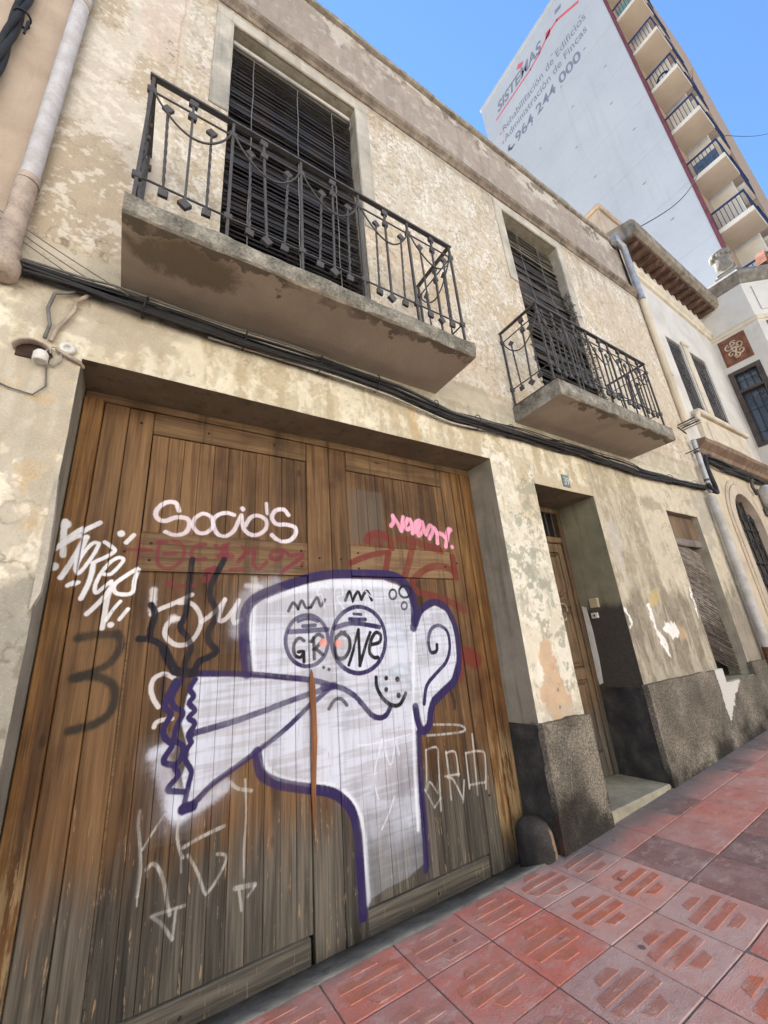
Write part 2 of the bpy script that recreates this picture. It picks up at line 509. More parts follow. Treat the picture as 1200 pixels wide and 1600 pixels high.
('s','d',14,0.6,0.62,[186,865,186,798,205,685,215,593,212,486]),
('s','d',10,0.6,0.62,[214,683,256,748,308,825]),
('s','d',17,0.6,0.62,[243,590,269,609,301,579,333,506,354,422,371,361]),
('s','d',14,0.6,0.62,[285,383,318,383,445,378]),
('s','d',15,0.6,0.62,[291,376,339,331,391,254]),
('s','d',14,0.6,0.62,[391,254,399,367]),
('s','d',15,0.6,0.62,[384,796,382,699,403,621,417,595]),
('s','d',18,0.6,0.62,[414,641,506,668,630,690]),
('s','d',14,0.6,0.62,[442,600,497,507,534,415,548,394]),
('s','d',15,0.6,0.62,[548,394,590,431,639,501,644,545,596,564]),
('s','d',13,0.6,0.62,[742,902,755,708,746,559,751,412]),
('s','d',19,0.6,0.62,[656,906,693,867,781,835]),
('s','d',24,0.6,0.62,[704,375,814,359]),
('s','d',15,0.6,0.62,[725,357,742,264]),
('s','d',14,0.6,0.62,[815,353,774,314]),
('s','d',23,0.6,0.62,[553,874,629,864]),
('s','d',8,0.6,0.62,[408,598,413,531]),
('s','d',6,0.6,0.62,[212,486,214,445]),
('s','d',5,0.6,0.62,[246,589,249,557]),
('s','d',14,0.5,0.7,[2126,825,2109,655,2089,564]),
('s','d',14,0.5,0.7,[2126,825,2237,823,2235,706,2211,403]),
('s','d',15,0.5,0.7,[2321,780,2324,601,2322,451]),
('s','d',15,0.5,0.7,[2319,769,2419,757,2423,593]),
('s','d',15,0.5,0.7,[2285,615,2433,602]),
('s','d',14,0.5,0.7,[2475,549,2438,404]),
('s','d',15,0.5,0.7,[2442,424,2368,571,2308,605]),
('s','d',15,0.5,0.7,[2528,733,2522,484]),
('s','d',16,0.5,0.7,[2528,733,2680,724,2725,674,2685,450]),
('s','d',16,0.5,0.7,[2625,859,2611,613,2598,423]),
('s','d',16,0.5,0.7,[2527,505,2686,495]),
('s','d',16,0.5,0.7,[2231,990,2506,944,2523,893,2148,922]),
('s','d',14,0.5,0.7,[2081,566,2154,436]),
('s','d',14,0.5,0.7,[2154,436,2224,483]),
('s','d',14,0.5,0.7,[2094,553,2133,607,2198,520]),
]

PAINT = dict(m=(.155, .022, .034), r=(.145, .026, .018), t=(.62, .59, .60), w=(.64, .69, .82), l=(.76, .80, .90), b=(.30, .40, .50),
             u=(.024, .015, .082), k=(.008, .007, .014), p=(.80, .33, .27), g=(.026, .021, .016), s=(.74, .67, .74),
             x=(.80, .81, .85), q=(.80, .34, .50), d=(.52, .52, .50))
GX0, GX1, GZ0, GZ1 = -.40, 3.08, -.18, 3.40

def smooth_path(pts, k=5):
    if len(pts) < 3:
        return pts
    out = []
    P = [pts[0]] + list(pts) + [pts[-1]]
    for i in range(1, len(P) - 2):
        p0, p1, p2, p3 = P[i - 1], P[i], P[i + 1], P[i + 2]
        for j in range(k):
            t = j / k
            out.append(.5 * (2 * p1 + (p2 - p0) * t + (2 * p0 - 5 * p1 + 4 * p2 - p3) * t * t + (3 * p1 - p0 - 3 * p2 + p3) * t ** 3))
    out.append(P[-2])
    return out

def paint_gate():
    W = 1500
    H = int(W * (GZ1 - GZ0) / (GX1 - GX0))
    px = W / (GX1 - GX0)
    col = np.zeros((H, W, 3), np.float32)
    alp = np.zeros((H, W), np.float32)
    grain = fbm(H, W, 14, 190, 4, .6, 3)          # boards show through along the grain
    brush = fbm(H, W, 170, 11, 3, .55, 4)            # roller marks across
    fine = fbm(H, W, 300, 300, 2, .6, 5)
    cloud = fbm(H, W, 12, 12, 4, .5, 6)
    for kind, c, wmm, soft, a, flat in STROKES:
        pts = [np.array((flat[i] / 1000 - GX0, flat[i + 1] / 1000 - GZ0)) * px for i in range(0, len(flat), 2)]
        rad = max(wmm / 1000 * px / 2, 1.1)
        if kind == 'f':
            q = np.array(pts)
            x0, y0 = np.maximum(np.floor(q.min(0)).astype(int) - 12, 0)
            x1, y1 = np.minimum(np.ceil(q.max(0)).astype(int) + 12, (W, H))
            yy, xx = np.mgrid[y0:y1, x0:x1].astype(np.float32)
            inside = np.zeros(xx.shape, bool)
            for i in range(len(q)):
                (ax, ay), (bx, by) = q[i], q[(i + 1) % len(q)]
                if ay == by:
                    continue
                inside ^= ((ay > yy) != (by > yy)) & (xx < (bx - ax) * (yy - ay) / (by - ay) + ax)
            m = inside.astype(np.float32)
            for _ in range(4):                       # soften the edge
                m[1:-1, 1:-1] = (m[1:-1, 1:-1] + m[:-2, 1:-1] + m[2:, 1:-1] + m[1:-1, :-2] + m[1:-1, 2:]) / 5
            sl = (slice(y0, y1), slice(x0, x1))
            z = GZ0 + yy / px
            cover = a * (.78 + .22 * ss(brush[sl] * .6 + cloud[sl] * .4, .36, .60)) * (.86 + .14 * ss(grain[sl], .25, .5))
            cover *= .30 + .70 * ss(z + (cloud[sl] - .5) * .5, .18, .85)
            m = m * cover
            tint = np.array(PAINT[c], np.float32) * (.88 + .24 * cloud[sl])[..., None]
        else:
            path = smooth_path(pts)
            q = np.array(path)
            sp = rad * (.06 + soft * (.42 if soft < .65 else .9)) + .8
            x0, y0 = np.maximum(np.floor(q.min(0) - rad - sp * 2).astype(int), 0)
            x1, y1 = np.minimum(np.ceil(q.max(0) + rad + sp * 2).astype(int), (W, H))
            if x1 <= x0 or y1 <= y0:
                continue
            yy, xx = np.mgrid[y0:y1, x0:x1].astype(np.float32)
            d2 = np.full(xx.shape, 1e9, np.float32)
            for A, B in zip(path[:-1], path[1:]):
                ab = B - A
                l2 = max(float(ab @ ab), 1e-6)
                t = np.clip(((xx - A[0]) * ab[0] + (yy - A[1]) * ab[1]) / l2, 0, 1)
                d2 = np.minimum(d2, (xx - A[0] - t * ab[0]) ** 2 + (yy - A[1] - t * ab[1]) ** 2)
            sl = (slice(y0, y1), slice(x0, x1))
            d = np.sqrt(d2) + (fine[sl] - .5) * (.5 + sp * .22)
            m = a * (1 - ss(d, rad - sp * .7, rad + sp * .7))
            m *= .90 + .10 * ss(grain[sl], .2, .45)
            if c == 'd':
                m *= .45 + .55 * ss(grain[sl], .35, .55)
            m += a * .12 * soft * soft * np.exp(-np.maximum(d - rad, 0) / (sp * 1.6)) * (m < .5)   # overspray
            m *= .88 + .2 * ss(cloud[sl], .35, .6)
            m = np.clip(m, 0, 1)
            tint = np.array(PAINT[c], np.float32)
        al = alp[sl]
        col[sl] = col[sl] * (1 - m)[..., None] + tint * m[..., None]
        alp[sl] = al * (1 - m) + m
    # rectangle of pale grey left by a torn-off notice
    xx = (np.arange(W, dtype=np.float32) / px + GX0)[None, :] + (fine - .5) * .02
    zz = (np.arange(H, dtype=np.float32) / px + GZ0)[:, None] + (fine - .5) * .02
    m = ss(xx, 1.56, 1.575) * (1 - ss(xx, 1.90, 1.915)) * ss(zz, 2.47, 2.49) * (1 - ss(zz, 2.96, 2.98)) * (.40 + .3 * grain) * (1 - alp)
    col = col + np.array((.105, .09, .075), np.float32) * m[..., None]
    alp = alp + m
    rgb = np.where(alp[..., None] > 1e-3, col / np.maximum(alp, 1e-3)[..., None], .5)
    return np.dstack([rgb, alp])

graffiti_img = image_from("gate_paint", paint_gate())

def wood_material(name, grain='z', base=((.045, .023, .010), (.122, .066, .029), (.235, .137, .063)), paint=True, grey_to=.62, pale_x=None):
    b = NB(name, rough=.62, spec=.25)
    P = b.pos()
    s = b.sep(P)
    r = b.rnd()
    off = b.math('MULTIPLY', r, 37.0)
    if grain == 'z':
        v = b.comb(b.math('ADD', b.math('MULTIPLY', s[0], 26), off), b.math('MULTIPLY', s[1], 26), b.math('ADD', b.math('MULTIPLY', s[2], 1.1), off))
        v2 = b.comb(b.math('ADD', b.math('MULTIPLY', s[0], 110), off), s[1], b.math('MULTIPLY', s[2], 3.0))
    else:
        v = b.comb(b.math('ADD', b.math('MULTIPLY', s[0], 1.1), off), b.math('MULTIPLY', s[1], 26), b.math('MULTIPLY', s[2], 26))
        v2 = b.comb(b.math('MULTIPLY', s[0], 3.0), s[1], b.math('ADD', b.math('MULTIPLY', s[2], 110), off))
    g1 = b.noise(v, 1.0, 5, .6, .6)
    g2 = b.noise(v2, 1.0, 3, .6)
    g = b.math('ADD', b.math('MULTIPLY', g1, .66), b.math('MULTIPLY', g2, .34))
    g = b.math('ADD', g, b.math('MULTIPLY', b.math('SUBTRACT', r, .5), .16))
    wood = b.ramp(g, [(.30, base[0]), (.48, base[1]), (.72, base[2])])
    big = b.noise(P, 1.7, 4, .6)
    wood = b.mix(b.step(big, .45, .75), wood, b.mix(1.0, wood, (.50, .43, .40), 'MULTIPLY'))
    # stained dark streaks running down
    st = b.noise(b.comb(b.math('MULTIPLY', s[0], 9), 0.0, b.math('MULTIPLY', s[2], .5)), 1.0, 4, .6)
    wood = b.mix(b.math('MULTIPLY', b.step(st, .51, .68), .68), wood, (.042, .024, .014))
    # knots
    kv = b.voro(b.comb(b.math('ADD', b.math('MULTIPLY', s[0], 3.6 if grain == 'z' else 1.6), off), 0.0, b.math('MULTIPLY', s[2], 1.5 if grain == 'z' else 4.5)), 1.0)
    wood = b.mix(b.math('MULTIPLY', b.math('SUBTRACT', 1.0, b.step(kv, .025, .075)), .75), wood, (.030, .016, .009))
    if pale_x is not None:                           # varnish peeled to yellow bare wood low down at the edges
        pm = b.noise(b.comb(b.math('MULTIPLY', s[0], 22), 0.0, b.math('MULTIPLY', s[2], 2.2)), 1.0, 5, .7)
        pk = b.math('MULTIPLY', b.step(pm, .46, .54), b.math('SUBTRACT', 1.0, b.step(b.math('ADD', s[2], b.math('MULTIPLY', b.math('SUBTRACT', pm, .5), 1.2)), .65, 1.05)))
        wood = b.mix(b.math('MULTIPLY', pk, .9), wood, b.ramp(g, [(.35, (.19, .13, .068)), (.65, (.40, .29, .155))]))
    # weathered grey towards the foot where the varnish is gone
    n1 = b.noise(b.comb(b.math('MULTIPLY', s[0], 13), 0.0, b.math('MULTIPLY', s[2], 1.6)), 1.0, 5, .65)
    lvl = b.math('ADD', s[2], b.math('MULTIPLY', b.math('SUBTRACT', n1, .5), 1.0))
    worn = b.math('SUBTRACT', 1.0, b.step(lvl, grey_to - .22, grey_to + .20))
    greyc = b.ramp(g, [(.30, (.022, .020, .017)), (.5, (.078, .069, .057)), (.74, (.20, .175, .142))])
    col = b.mix(worn, wood, greyc)
    # flakes of bare pale wood
    fl = b.noise(b.comb(b.math('MULTIPLY', s[0], 42), 0.0, b.math('MULTIPLY', s[2], 5)), 1.0, 4, .7)
    lo = b.math('SUBTRACT', 1.0, b.step(s[2], .5, 1.5))
    col = b.mix(b.math('MULTIPLY', b.step(fl, .60, .67), b.math('MULTIPLY', lo, .75)), col, (.36, .25, .14))
    if paint:
        uv = b.comb(b.math('DIVIDE', b.math('SUBTRACT', s[0], GX0), GX1 - GX0), b.math('DIVIDE', b.math('SUBTRACT', s[2], GZ0), GZ1 - GZ0), 0.0)
        im = b.n('TexImage', extension='CLIP', interpolation='Cubic')
        im.image = graffiti_img
        b.put(im.inputs[0], uv)
        col = b.mix(b.math('MULTIPLY', im.outputs['Alpha'], b.math('SUBTRACT', 1.0, b.math('MULTIPLY', b.step(fl, .62, .70), .5))), col, im.outputs['Color'])
    b.bump(b.math('ADD', b.math('MULTIPLY', g1, .6), b.math('MULTIPLY', g2, .6)), .55, .006)
    return b.out(col, b.math('ADD', .5, b.math('MULTIPLY', g2, .3)))

M = {}
M['wood_v'] = wood_material('wood_upright', 'z')
M['wood_h'] = wood_material('wood_across', 'x', base=((.075, .043, .021), (.165, .100, .050), (.28, .18, .098)))
M['wood_post'] = wood_material('wood_post', 'z', base=((.048, .021, .009), (.155, .076, .026), (.32, .18, .066)), grey_to=.06, pale_x=1)
M['wood_bare'] = wood_material('wood_split', 'z', base=((.10, .038, .017), (.19, .078, .034), (.31, .145, .068)), paint=False, grey_to=.35)
M['wood_door'] = wood_material('wood_front_door', 'z', base=((.068, .044, .026), (.155, .103, .060), (.25, .175, .108)), paint=False, grey_to=.75)
M['wood_slat'] = wood_material('wood_lath', 'x', base=((.085, .074, .064), (.22, .195, .17), (.40, .36, .315)), paint=False, grey_to=1.6)

# ------------------------------------------------------------------ stained plaster of the old house
FX0, FX1, FZ0, FZ1 = -1.0, 8.7, -.25, 9.95

def paint_facade():
    W, H = 1440, 1520
    X = np.linspace(FX0, FX1, W, dtype=np.float32)[None, :] + np.zeros((H, 1), np.float32)
    Z = np.linspace(FZ0, FZ1, H, dtype=np.float32)[:, None] + np.zeros((1, W), np.float32)
    n_big = fbm(H, W, 7, 7, 6, .55, 21)
    n_mid = fbm(H, W, 26, 26, 5, .6, 22)
    n_fin = fbm(H, W, 110, 110, 4, .65, 23)
    n_ver = fbm(H, W, 16, 90, 5, .6, 24)          # drips
    n_ver2 = fbm(H, W, 30, 60, 5, .6, 25)
    n_pt = fbm(H, W, 60, 60, 5, .65, 26)
    n_big2 = fbm(H, W, 12, 12, 6, .6, 27)
    n_spk = fbm(H, W, 230, 230, 3, .65, 28)
    n_str = fbm(H, W, 60, 150, 4, .65, 29)
    n_crk = fbm(H, W, 9, 9, 6, .62, 30)
    Xd = X + (n_pt - .5) * .10 + (n_fin - .5) * .05
    Zd = Z + (n_mid - .5) * .16 + (n_fin - .5) * .06
    img = np.zeros((H, W, 3), np.float32)
    img[:] = (.50, .43, .32)
    hgt = np.full((H, W), .5, np.float32)

    def lay(m, c, k=1.0):
        m = np.clip(m * k, 0, 1)[..., None]
        img[:] = img * (1 - m) + np.array(c, np.float32) * m

    def rect(x0, x1, z0, z1, e=.02, xx=Xd, zz=Zd):
        return ss(xx, x0 - e, x0 + e) * (1 - ss(xx, x1 - e, x1 + e)) * ss(zz, z0 - e, z0 + e) * (1 - ss(zz, z1 - e, z1 + e))

    def blob(cx, cz, rx, rz, e=.35):
        d = np.sqrt(((Xd - cx) / rx) ** 2 + ((Zd - cz) / rz) ** 2) + (n_pt - .5) * .9
        return 1 - ss(d, 1 - e, 1 + e * .3)

    # upper storey: rough cast, cream whitewash wearing off an ochre ground
    up = ss(Z, 4.20, 4.24)
    lay(up, (.60, .535, .43))
    lay(up * ss(n_str * .5 + n_spk * .25 + n_big2 * .25, .485, .53), (.505, .415, .295), .8)
    lay(up * ss(n_big2 * .6 + n_pt * .4, .54, .64), (.53, .405, .245), .65)
    lay(up * ss(n_str * .35 + n_spk * .35 + n_pt * .3, .505, .54), (.74, .70, .625), .9)
    lay(up * ss(n_spk, .66, .72), (.33, .26, .18), .6)
    lay(up * ss(n_big, .54, .70), (.50, .40, .30), .45)
    lay(up * ss(n_fin, .62, .74), (.30, .24, .165), .45)
    left = up * (1 - ss(X, -.14, -.06))
    lay(left, (.63, .565, .475), .8)
    lay(left * ss(n_big2 * .45 + n_mid * .35 + n_spk * .2, .50, .525), (.475, .385, .275), .85)
    lay(left * ss(n_pt * .5 + n_spk * .5, .57, .61), (.75, .69, .60), .8)
    lay(left * ss(n_big, .52, .6) * ss(Z, 5.5, 6.5), (.52, .36, .28), .4)
    lay(up * ss(n_ver, .60, .72) * ss(Z, 6.2, 8.1), (.36, .30, .23), .45)
    # joint lines in the plaster left of the balcony
    lay(up * np.exp(-((X - (-.13) + (n_mid - .5) * .03) / .008) ** 2), (.36, .27, .17), .6)
    # band under the windows
    band = rect(-2, 9, 3.97, 4.22, .015)
    lay(band, (.43, .385, .30), .85)
    lay(band * ss(n_mid, .5, .62), (.56, .50, .40), .8)
    # lintel zone over the gate and the door
    mid = (1 - ss(Z, 3.96, 4.0)) * ss(Z, 3.30, 3.36)
    lay(mid, (.55, .495, .375))
    lay(mid * ss(n_mid * .5 + n_fin * .5, .55, .66), (.43, .37, .25), .6)
    lay(mid * ss(n_ver * .6 + n_str * .25 + n_spk * .15, .56, .60), (.68, .64, .53), .8)
    lay(mid * ss(n_spk * .5 + n_pt * .5, .60, .63), (.36, .31, .22), .5)
    lay(mid * ss(n_fin, .66, .70), (.70, .66, .55), .6)
    lay(mid * (1 - ss(n_ver * .7 + n_spk * .3, .36, .42)), (.42, .345, .235), .65)
    lay(mid * rect(.12, .27, 3.3, 3.95, .02), (.70, .65, .53), .8)
    lay(mid * rect(.42, .48, 3.3, 3.95, .015), (.68, .62, .49), .7)
    lay(mid * rect(2.05, 2.14, 3.3, 3.9, .015), (.46, .33, .18), .6)
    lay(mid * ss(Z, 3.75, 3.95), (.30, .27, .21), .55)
    lay(mid * (1 - ss(X, .0, .3)) * ss(n_mid, .48, .58), (.42, .37, .30), .7)
    # left pier
    pier = (1 - ss(Z, 3.30, 3.36)) * (1 - ss(X, .2, .3))
    lay(pier, (.62, .565, .455))
    lay(pier * ss(n_str * .3 + n_pt * .5 + n_spk * .2, .49, .53), (.72, .68, .57), .9)
    lay(pier * ss(n_ver, .56, .64), (.44, .36, .24), .75)
    lay(pier * ss(n_big2 * .8 + n_spk * .2, .56, .59), (.42, .38, .31), .75)
    lay(pier * ss(n_pt, .70, .74), (.50, .37, .22), .6)
    lo = pier * (1 - ss(Zd, 2.02, 2.10))
    lay(lo, (.33, .31, .26))
    lay(lo * ss(n_fin * .6 + n_mid * .4, .52, .64), (.46, .42, .33), .7)
    lay(lo * (1 - ss(Z, .6, 1.2)) * ss(n_mid, .42, .6), (.50, .45, .31), .6)
    lay(lo * ss(n_fin, .64, .72), (.16, .145, .11), .7)
    # pier between gate and front door
    p2 = rect(2.9, 3.72, -.3, 3.5, .004, X, Z)
    lay(p2 * (1 - ss(Z, 3.28, 3.4)), (.62, .575, .465))
    lay(p2 * ss(n_str * .5 + n_pt * .3 + n_spk * .2, .53, .57), (.41, .395, .33), .75)
    lay(p2 * ss(n_pt * .6 + n_spk * .4, .50, .56), (.73, .695, .60), .85)
    lay(p2 * ss(n_ver, .60, .68) * ss(Z, 2.4, 3.0), (.47, .385, .25), .6)
    lay(p2 * blob(3.42, 2.18, .20, .26) * ss(n_fin, .42, .52), (.33, .33, .27), .8)
    lay(p2 * ss(n_fin, .62, .70) * ss(n_big2, .45, .55), (.30, .30, .24), .8)
    lay(p2 * blob(3.36, 1.05, .20, .34, .12), (.52, .375, .25), .95)
    lay(p2 * blob(3.36, 1.38, .12, .16, .12), (.52, .375, .25), .95)
    lay(p2 * (1 - ss(Zd, .98, 1.08)) * ss(n_fin, .30, .45), (.42, .39, .32), .6)
    for hx, hz in ((3.40, 1.13), (3.38, .99)):
        lay(np.exp(-(((X - hx) / .011) ** 2 + ((Z - hz) / .011) ** 2)), (.05, .03, .02), 1)
    # wall right of the front door
    rw = ss(X, 4.78, 4.82) * (1 - ss(Z, 3.90, 4.0))
    lay(rw, (.38, .335, .25))
    lay(rw * ss(n_mid * .5 + n_big2 * .5, .50, .62), (.46, .415, .32), .7)
    lay(rw * ss(Xd, 5.92, 5.98) * ss(Zd, 1.95, 2.15), (.57, .515, .40), .9)
    lay(rw * np.exp(-((X - 5.93 + (n_mid - .5) * .05) / .05) ** 2) * ss(Z, 1.75, 2.2), (.66, .61, .48), .8)
    lay(rw * ss(n_spk * .45 + n_pt * .55, .58, .61), (.27, .235, .175), .55)
    lay(rw * ss(n_str * .5 + n_spk * .5, .57, .60), (.58, .53, .43), .5)
    low = rw * (1 - ss(Zd + (n_ver - .5) * .5, 1.80, 2.15))
    lay(low, (.255, .225, .172), .95)
    lay(low * ss(n_ver2 * .6 + n_spk * .4, .52, .56), (.34, .30, .23), .7)
    lay(low * ss(n_str * .5 + n_pt * .5, .56, .59), (.15, .13, .10), .45)
    lay(low * ss(n_big2, .56, .64), (.19, .168, .13), .6)
    lay(rw * ss(n_ver, .62, .70), (.60, .56, .46), .35)
    lay(rw * blob(5.05, 2.55, .14, .40) , (.50, .48, .45), .5)
    lay(rw * rect(5.45, 5.72, 1.86, 2.0, .03), (.53, .40, .17), .7)
    lay(rw * rect(5.9, 6.15, 1.42, 1.62, .03), (.50, .345, .22), .7)
    lay(rw * ss(n_mid, .50, .58) * rect(6.0, 6.6, 3.2, 3.4, .05), (.24, .21, .16), .6)
    lay(rw * ss(X, 7.7, 7.75) * ss(n_mid, .42, .56), (.40, .37, .31), .85)
    lay(rw * ss(X, 7.72, 7.78) * (1 - ss(Z, 1.5, 2.4)), (.29, .26, .21), .8)
    # fresh white filler
    Xk, Zk = X + (n_pt - .5) * .07 + (n_fin - .5) * .05, Z + (n_pt - .5) * .12 + (n_fin - .5) * .07
    def wh(x0, z0, x1, z1, r):
        dx, dz = x1 - x0, z1 - z0
        t = np.clip(((Xk - x0) * dx + (Zk - z0) * dz) / (dx * dx + dz * dz + 1e-9), 0, 1)
        d = np.hypot(Xk - x0 - t * dx, Zk - z0 - t * dz)
        m = 1 - ss(d, r * .85, r * 1.1)
        lay(m, (.80, .80, .79), .97)
        hgt[:] = hgt * (1 - m) + .95 * m
    for q in FILLER:
        wh(*q)
    # parapet above the cornice: mauve-brown render, peeling under the coping
    par = ss(Z, 8.24, 8.26)
    lay(par, (.35, .29, .24))
    lay(par * ss(n_big2 * .6 + n_mid * .4, .50, .60), (.40, .325, .275), .7)
    lay(par * ss(n_ver, .56, .66), (.275, .225, .19), .5)
    pk = par * ss(Z + (n_mid - .5) * .7, 9.38, 9.62)
    lay(pk * ss(n_pt * .6 + n_mid * .4, .50, .56), (.56, .50, .43), .85)
    lay(pk * (1 - ss(n_pt, .32, .42)), (.17, .145, .12), .8)
    lay(par * ss(n_pt, .68, .74), (.52, .46, .39), .5)
    # hairline cracks and flaked edges
    ck = np.exp(-(np.abs(n_crk - .5) / .0045) ** 2) * ss(n_big, .46, .56)
    lay(ck, (.17, .14, .10), .75)
    lay(np.exp(-(np.abs(n_big2 - .58) / .004) ** 2) * ss(n_mid, .45, .55), (.22, .18, .13), .6)
    hgt -= ck * .4
    hgt += (ss(n_big2, .565, .585) - .5) * .25
    # darker line just below the cornice
    lay(np.exp(-((Z - 8.14) / .07) ** 2), (.24, .19, .15), .5)
    img *= (.90 + .20 * n_fin)[..., None]
    img *= (.93 + .14 * n_big)[..., None]
    hgt += (n_fin - .5) * .5 * (.35 + .65 * up) + (n_pt - .5) * .35
    return np.dstack([np.clip(img, .01, .85), np.clip(hgt, 0, 1)])

FILLER = [(5.40, 1.88, 5.43, 1.50, .035), (5.43, 1.50, 5.56, 1.30, .05), (5.66, 1.56, 5.88, 1.54, .085), (4.87, 1.82, 4.91, 1.68, .035), (6.645, 2.1, 6.635, 1.72, .018)]
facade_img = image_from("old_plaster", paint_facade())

def plaster_facade():
    b = NB('old_plaster', rough=.92, spec=.15)
    P = b.pos()
    s = b.sep(P)
    dn = b.noise(P, 28, 3, .6, 0, True)
    dd = b.sep(b.vmath('SUBTRACT', dn, (.5, .5, .5)))
    u = b.math('DIVIDE', b.math('SUBTRACT', b.math('ADD', s[0], b.math('MULTIPLY', dd[0], .035)), FX0), FX1 - FX0)
    w = b.math('DIVIDE', b.math('SUBTRACT', b.math('ADD', s[2], b.math('MULTIPLY', dd[1], .035)), FZ0), FZ1 - FZ0)
    im = b.n('TexImage', extension='EXTEND', interpolation='Cubic')
    im.image = facade_img
    b.put(im.inputs[0], b.comb(u, w, 0.0))
    fine = b.noise(P, 95, 4, .7)
    mid = b.noise(P, 22, 4, .6)
    up = b.step(s[2], 4.2, 4.26)
    col = b.mix(b.math('MULTIPLY', b.step(fine, .52, .72), .22), im.outputs['Color'], (.80, .75, .64))
    col = b.mix(b.math('MULTIPLY', b.step(fine, .46, .30), .30), col, (.16, .13, .09))
    h = b.math('ADD', b.math('MULTIPLY', im.outputs['Alpha'], .6), b.math('ADD', b.math('MULTIPLY', fine, b.math('ADD', .25, b.math('MULTIPLY', up, .9))), b.math('MULTIPLY', mid, .5)))
    b.bump(h, .75, .012)
    return b.out(col)

M['facade'] = plaster_facade()

def plaster(name, a, bcol, c, scale=3.0, bumpk=.5, grit=70, dark=None, streak=.4):
    """mottled plaster or cement of three tones, streaked downwards"""
    b = NB(name, rough=.92, spec=.15)
    P = b.pos()
    s = b.sep(P)
    n1 = b.noise(P, scale, 6, .62, .3)
    n2 = b.noise(P, grit, 4, .65)
    n3 = b.noise(b.comb(b.math('MULTIPLY', s[0], 11), b.math('MULTIPLY', s[1], 11), b.math('MULTIPLY', s[2], .9)), 1.0, 4, .6)
    col = b.ramp(b.math('ADD', b.math('MULTIPLY', n1, .75), b.math('MULTIPLY', n2, .25)), [(.34, a), (.5, bcol), (.66, c)])
    col = b.mix(b.math('MULTIPLY', b.step(n3, .52, .70), streak), col, tuple(q * .45 for q in a))
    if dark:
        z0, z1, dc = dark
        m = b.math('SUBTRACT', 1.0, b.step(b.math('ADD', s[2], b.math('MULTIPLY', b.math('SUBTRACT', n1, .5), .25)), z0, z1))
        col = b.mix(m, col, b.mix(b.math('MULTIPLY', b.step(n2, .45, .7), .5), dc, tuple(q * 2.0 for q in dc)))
    b.bump(b.math('ADD', n2, b.math('MULTIPLY', n1, .6)), bumpk, .01)
    return b.out(col)

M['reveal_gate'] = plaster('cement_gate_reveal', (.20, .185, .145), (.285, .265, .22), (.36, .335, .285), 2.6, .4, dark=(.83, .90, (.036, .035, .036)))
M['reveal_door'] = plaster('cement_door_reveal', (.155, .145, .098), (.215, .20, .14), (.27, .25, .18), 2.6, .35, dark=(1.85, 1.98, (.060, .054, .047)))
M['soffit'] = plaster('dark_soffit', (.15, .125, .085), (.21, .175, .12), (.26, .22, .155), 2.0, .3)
M['window_in'] = plaster('window_reveal', (.24, .215, .17), (.34, .305, .245), (.45, .405, .33), 4, .4)
M['surround'] = plaster('smooth_surround', (.27, .26, .235), (.43, .395, .335), (.60, .55, .47), 2.2, .35, streak=.35)
M['cornice'] = plaster('grimy_cornice', (.105, .085, .068), (.20, .162, .13), (.33, .275, .225), 5, .6, streak=.5)
M['coping'] = plaster('coping_cement', (.16, .14, .115), (.27, .24, .20), (.40, .36, .31), 7, .6, streak=.2)

def roughcast():
    b = NB('roughcast_plinth', rough=.95, spec=.12)
    P = b.pos()
    s = b.sep(P)
    n1 = b.noise(P, 2.3, 5, .6)
    n2 = b.noise(P, 60, 4, .7)
    v = b.voro(P, 75)
    base = b.ramp(b.math('ADD', b.math('MULTIPLY', n2, .6), b.math('MULTIPLY', n1, .4)), [(.34, (.060, .054, .045)), (.5, (.175, .158, .130)), (.64, (.36, .33, .275))])
    soot = b.math('SUBTRACT', 1.0, b.step(b.math('ADD', s[2], b.math('MULTIPLY', b.math('SUBTRACT', n1, .5), 1.2)), .05, .42))
    col = b.mix(b.math('MULTIPLY', soot, .85), base, (.026, .024, .022))
    pale = b.math('MULTIPLY', b.step(n1, .50, .66), b.step(n2, .44, .6))
    col = b.mix(b.math('MULTIPLY', pale, .38), col, (.42, .36, .27))
    # plaster broken off below the window
    tri = b.noise(P, 9, 4, .6)
    rise = b.math('SUBTRACT', b.math('SUBTRACT', s[2], .42), b.math('DIVIDE', b.math('SUBTRACT', s[0], 6.47), 1.5))
    t1 = b.step(b.math('ADD', rise, b.math('MULTIPLY', b.math('SUBTRACT', tri, .5), .22)), .0, .02)
    t1 = b.math('MULTIPLY', t1, b.step(b.math('ADD', s[0], b.math('MULTIPLY', b.math('SUBTRACT', tri, .5), .12)), 6.46, 6.48))
    t1 = b.math('MULTIPLY', t1, b.math('SUBTRACT', 1.0, b.step(s[0], 7.35, 7.4)))
    col = b.mix(t1, col, (.72, .71, .67))
    b.bump(b.math('ADD', b.math('MULTIPLY', n2, 1.0), b.math('MULTIPLY', v, .9)), .9, .014)
    return b.out(col)
M['roughcast'] = roughcast()
M['tar'] = plaster('tarred_reveal', (.026, .026, .027), (.046, .045, .045), (.085, .082, .077), 5, .8, 60, streak=.1)

